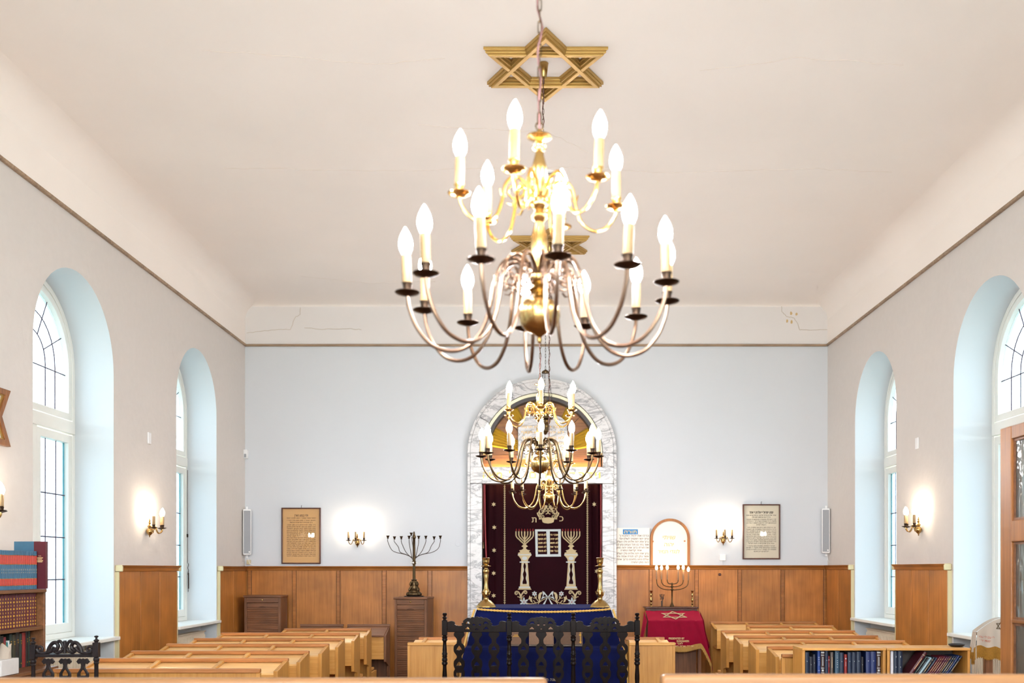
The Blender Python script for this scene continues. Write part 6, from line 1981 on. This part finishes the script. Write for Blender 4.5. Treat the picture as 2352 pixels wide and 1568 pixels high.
def wleft(u, v):
    y = wy0 - .01 + (wy1 - wy0) * u
    return (wx0 - .004 - .018 * v - .010 * math.sin(u * 13) * v, y - .02 * v * (1 - u), 1.117 - (.13 + .05 * math.sin(u * 3.1)) * v)


sh_ = MB()
sh_.grid(wfront, 24, 12); sh_.grid(wleft, 16, 10)
sh_.grid(lambda u, v: (wx0 - .004 + (wx1 - wx0) * u, wy0 - .01 + (wy1 - wy0 + .01) * v, wtop(wx0 + (wx1 - wx0) * u) + .002), 20, 8)
sh_.build('linen', M['linen'], wc, recalc=False, angle=80)
for fn in (wfront, wleft):
    MB().grid(lambda u, v, fn=fn: tuple(Vector(fn(u, 1)) + Vector((-.002, -.004, .004 - .105 * v - .006 * math.sin(u * 90) * v))), 60, 2).build('fringe', M['fringe_dark'], wc, recalc=False)
red_i = plain('rust embroidery', (176, 92, 66), .7)
lt_ = lettering([('לי עם לי עמי', 3.80, 1.062, .028, .13, True), ('MY FRIEND', 3.803, 1.03, .026, .125, False)], wy0 - .026)
lt_.v = [(x, y - .012 * (1.1 - z), z - .09 * (x - 3.80)) for x, y, z in lt_.v]
lt_.build('lettering', red_i, wc, smooth=False)
st_ = MB()
for s_ in (90, -90):
    tr = lambda off, s_=s_: [((.06 - off * 2) * math.cos(R(s_ + 120 * k)), (.06 - off * 2) * math.sin(R(s_ + 120 * k))) for k in range(3)]
    st_.ring(tr(0), tr(.006), 0, .002 + (.001 if s_ > 0 else 0), 'xy')
st_.v = [(3.93 + x * .9, wy0 - .014 - z, 1.165 + y * .8) for x, y, z in st_.v]
st_.build('embroidered_star', M['bronze'], wc, smooth=False)
# ---------------------------------------------------------------- sky, camera, view
w = bpy.data.worlds.new('overcast sky'); scene.world = w; w.use_nodes = True
nt = w.node_tree; nt.nodes.clear()
out = nt.nodes.new('ShaderNodeOutputWorld'); bg = nt.nodes.new('ShaderNodeBackground')
tc = nt.nodes.new('ShaderNodeTexCoord'); sp = nt.nodes.new('ShaderNodeSeparateXYZ'); rp = nt.nodes.new('ShaderNodeValToRGB')
mr = nt.nodes.new('ShaderNodeMapRange'); mr.inputs[1].default_value = -1; mr.inputs[2].default_value = 1
nt.links.new(tc.outputs['Generated'], sp.inputs[0]); nt.links.new(sp.outputs[2], mr.inputs[0]); nt.links.new(mr.outputs[0], rp.inputs[0])
e = rp.color_ramp.elements
e[0].position = 0.30; e[0].color = (0.28, 0.32, 0.27, 1)
e[1].position = 1.0; e[1].color = (0.84, 0.92, 1.0, 1)
q = e.new(0.47); q.color = (0.47, 0.53, 0.47, 1)
q = e.new(0.53); q.color = (0.92, 0.95, 0.97, 1)
nt.links.new(rp.outputs[0], bg.inputs[0]); bg.inputs[1].default_value = 2.8
nt.links.new(bg.outputs[0], out.inputs[0])

cam = bpy.data.cameras.new('camera'); co = bpy.data.objects.new('camera', cam); COL.objects.link(co)
co.location = (0, 0, EYE); co.rotation_euler = (PI / 2, 0, 0)
cam.sensor_width = 36.0; cam.lens = 36.0 * F / 2352
cam.shift_x = -(VX - 1176) / 2352; cam.shift_y = (HY - 784) / 2352
cam.clip_start = 0.05
cam.dof.use_dof = True; cam.dof.focus_distance = 9.0; cam.dof.aperture_fstop = 2.8
scene.camera = co
vs = scene.view_settings
scene.display_settings.display_device = 'sRGB'
vs.view_transform = 'Standard'; vs.look = 'None'; vs.exposure = 3.05; vs.gamma = 1.0; vs.use_curve_mapping = False
cy = scene.cycles
cy.use_denoising = True
cy.use_adaptive_sampling = True; cy.adaptive_threshold = 0.05; cy.adaptive_min_samples = 24
cy.max_bounces = 7; cy.diffuse_bounces = 5; cy.glossy_bounces = 3; cy.transmission_bounces = 4; cy.transparent_max_bounces = 8
cy.caustics_reflective = False; cy.caustics_refractive = False
cy.sample_clamp_indirect = 6.0
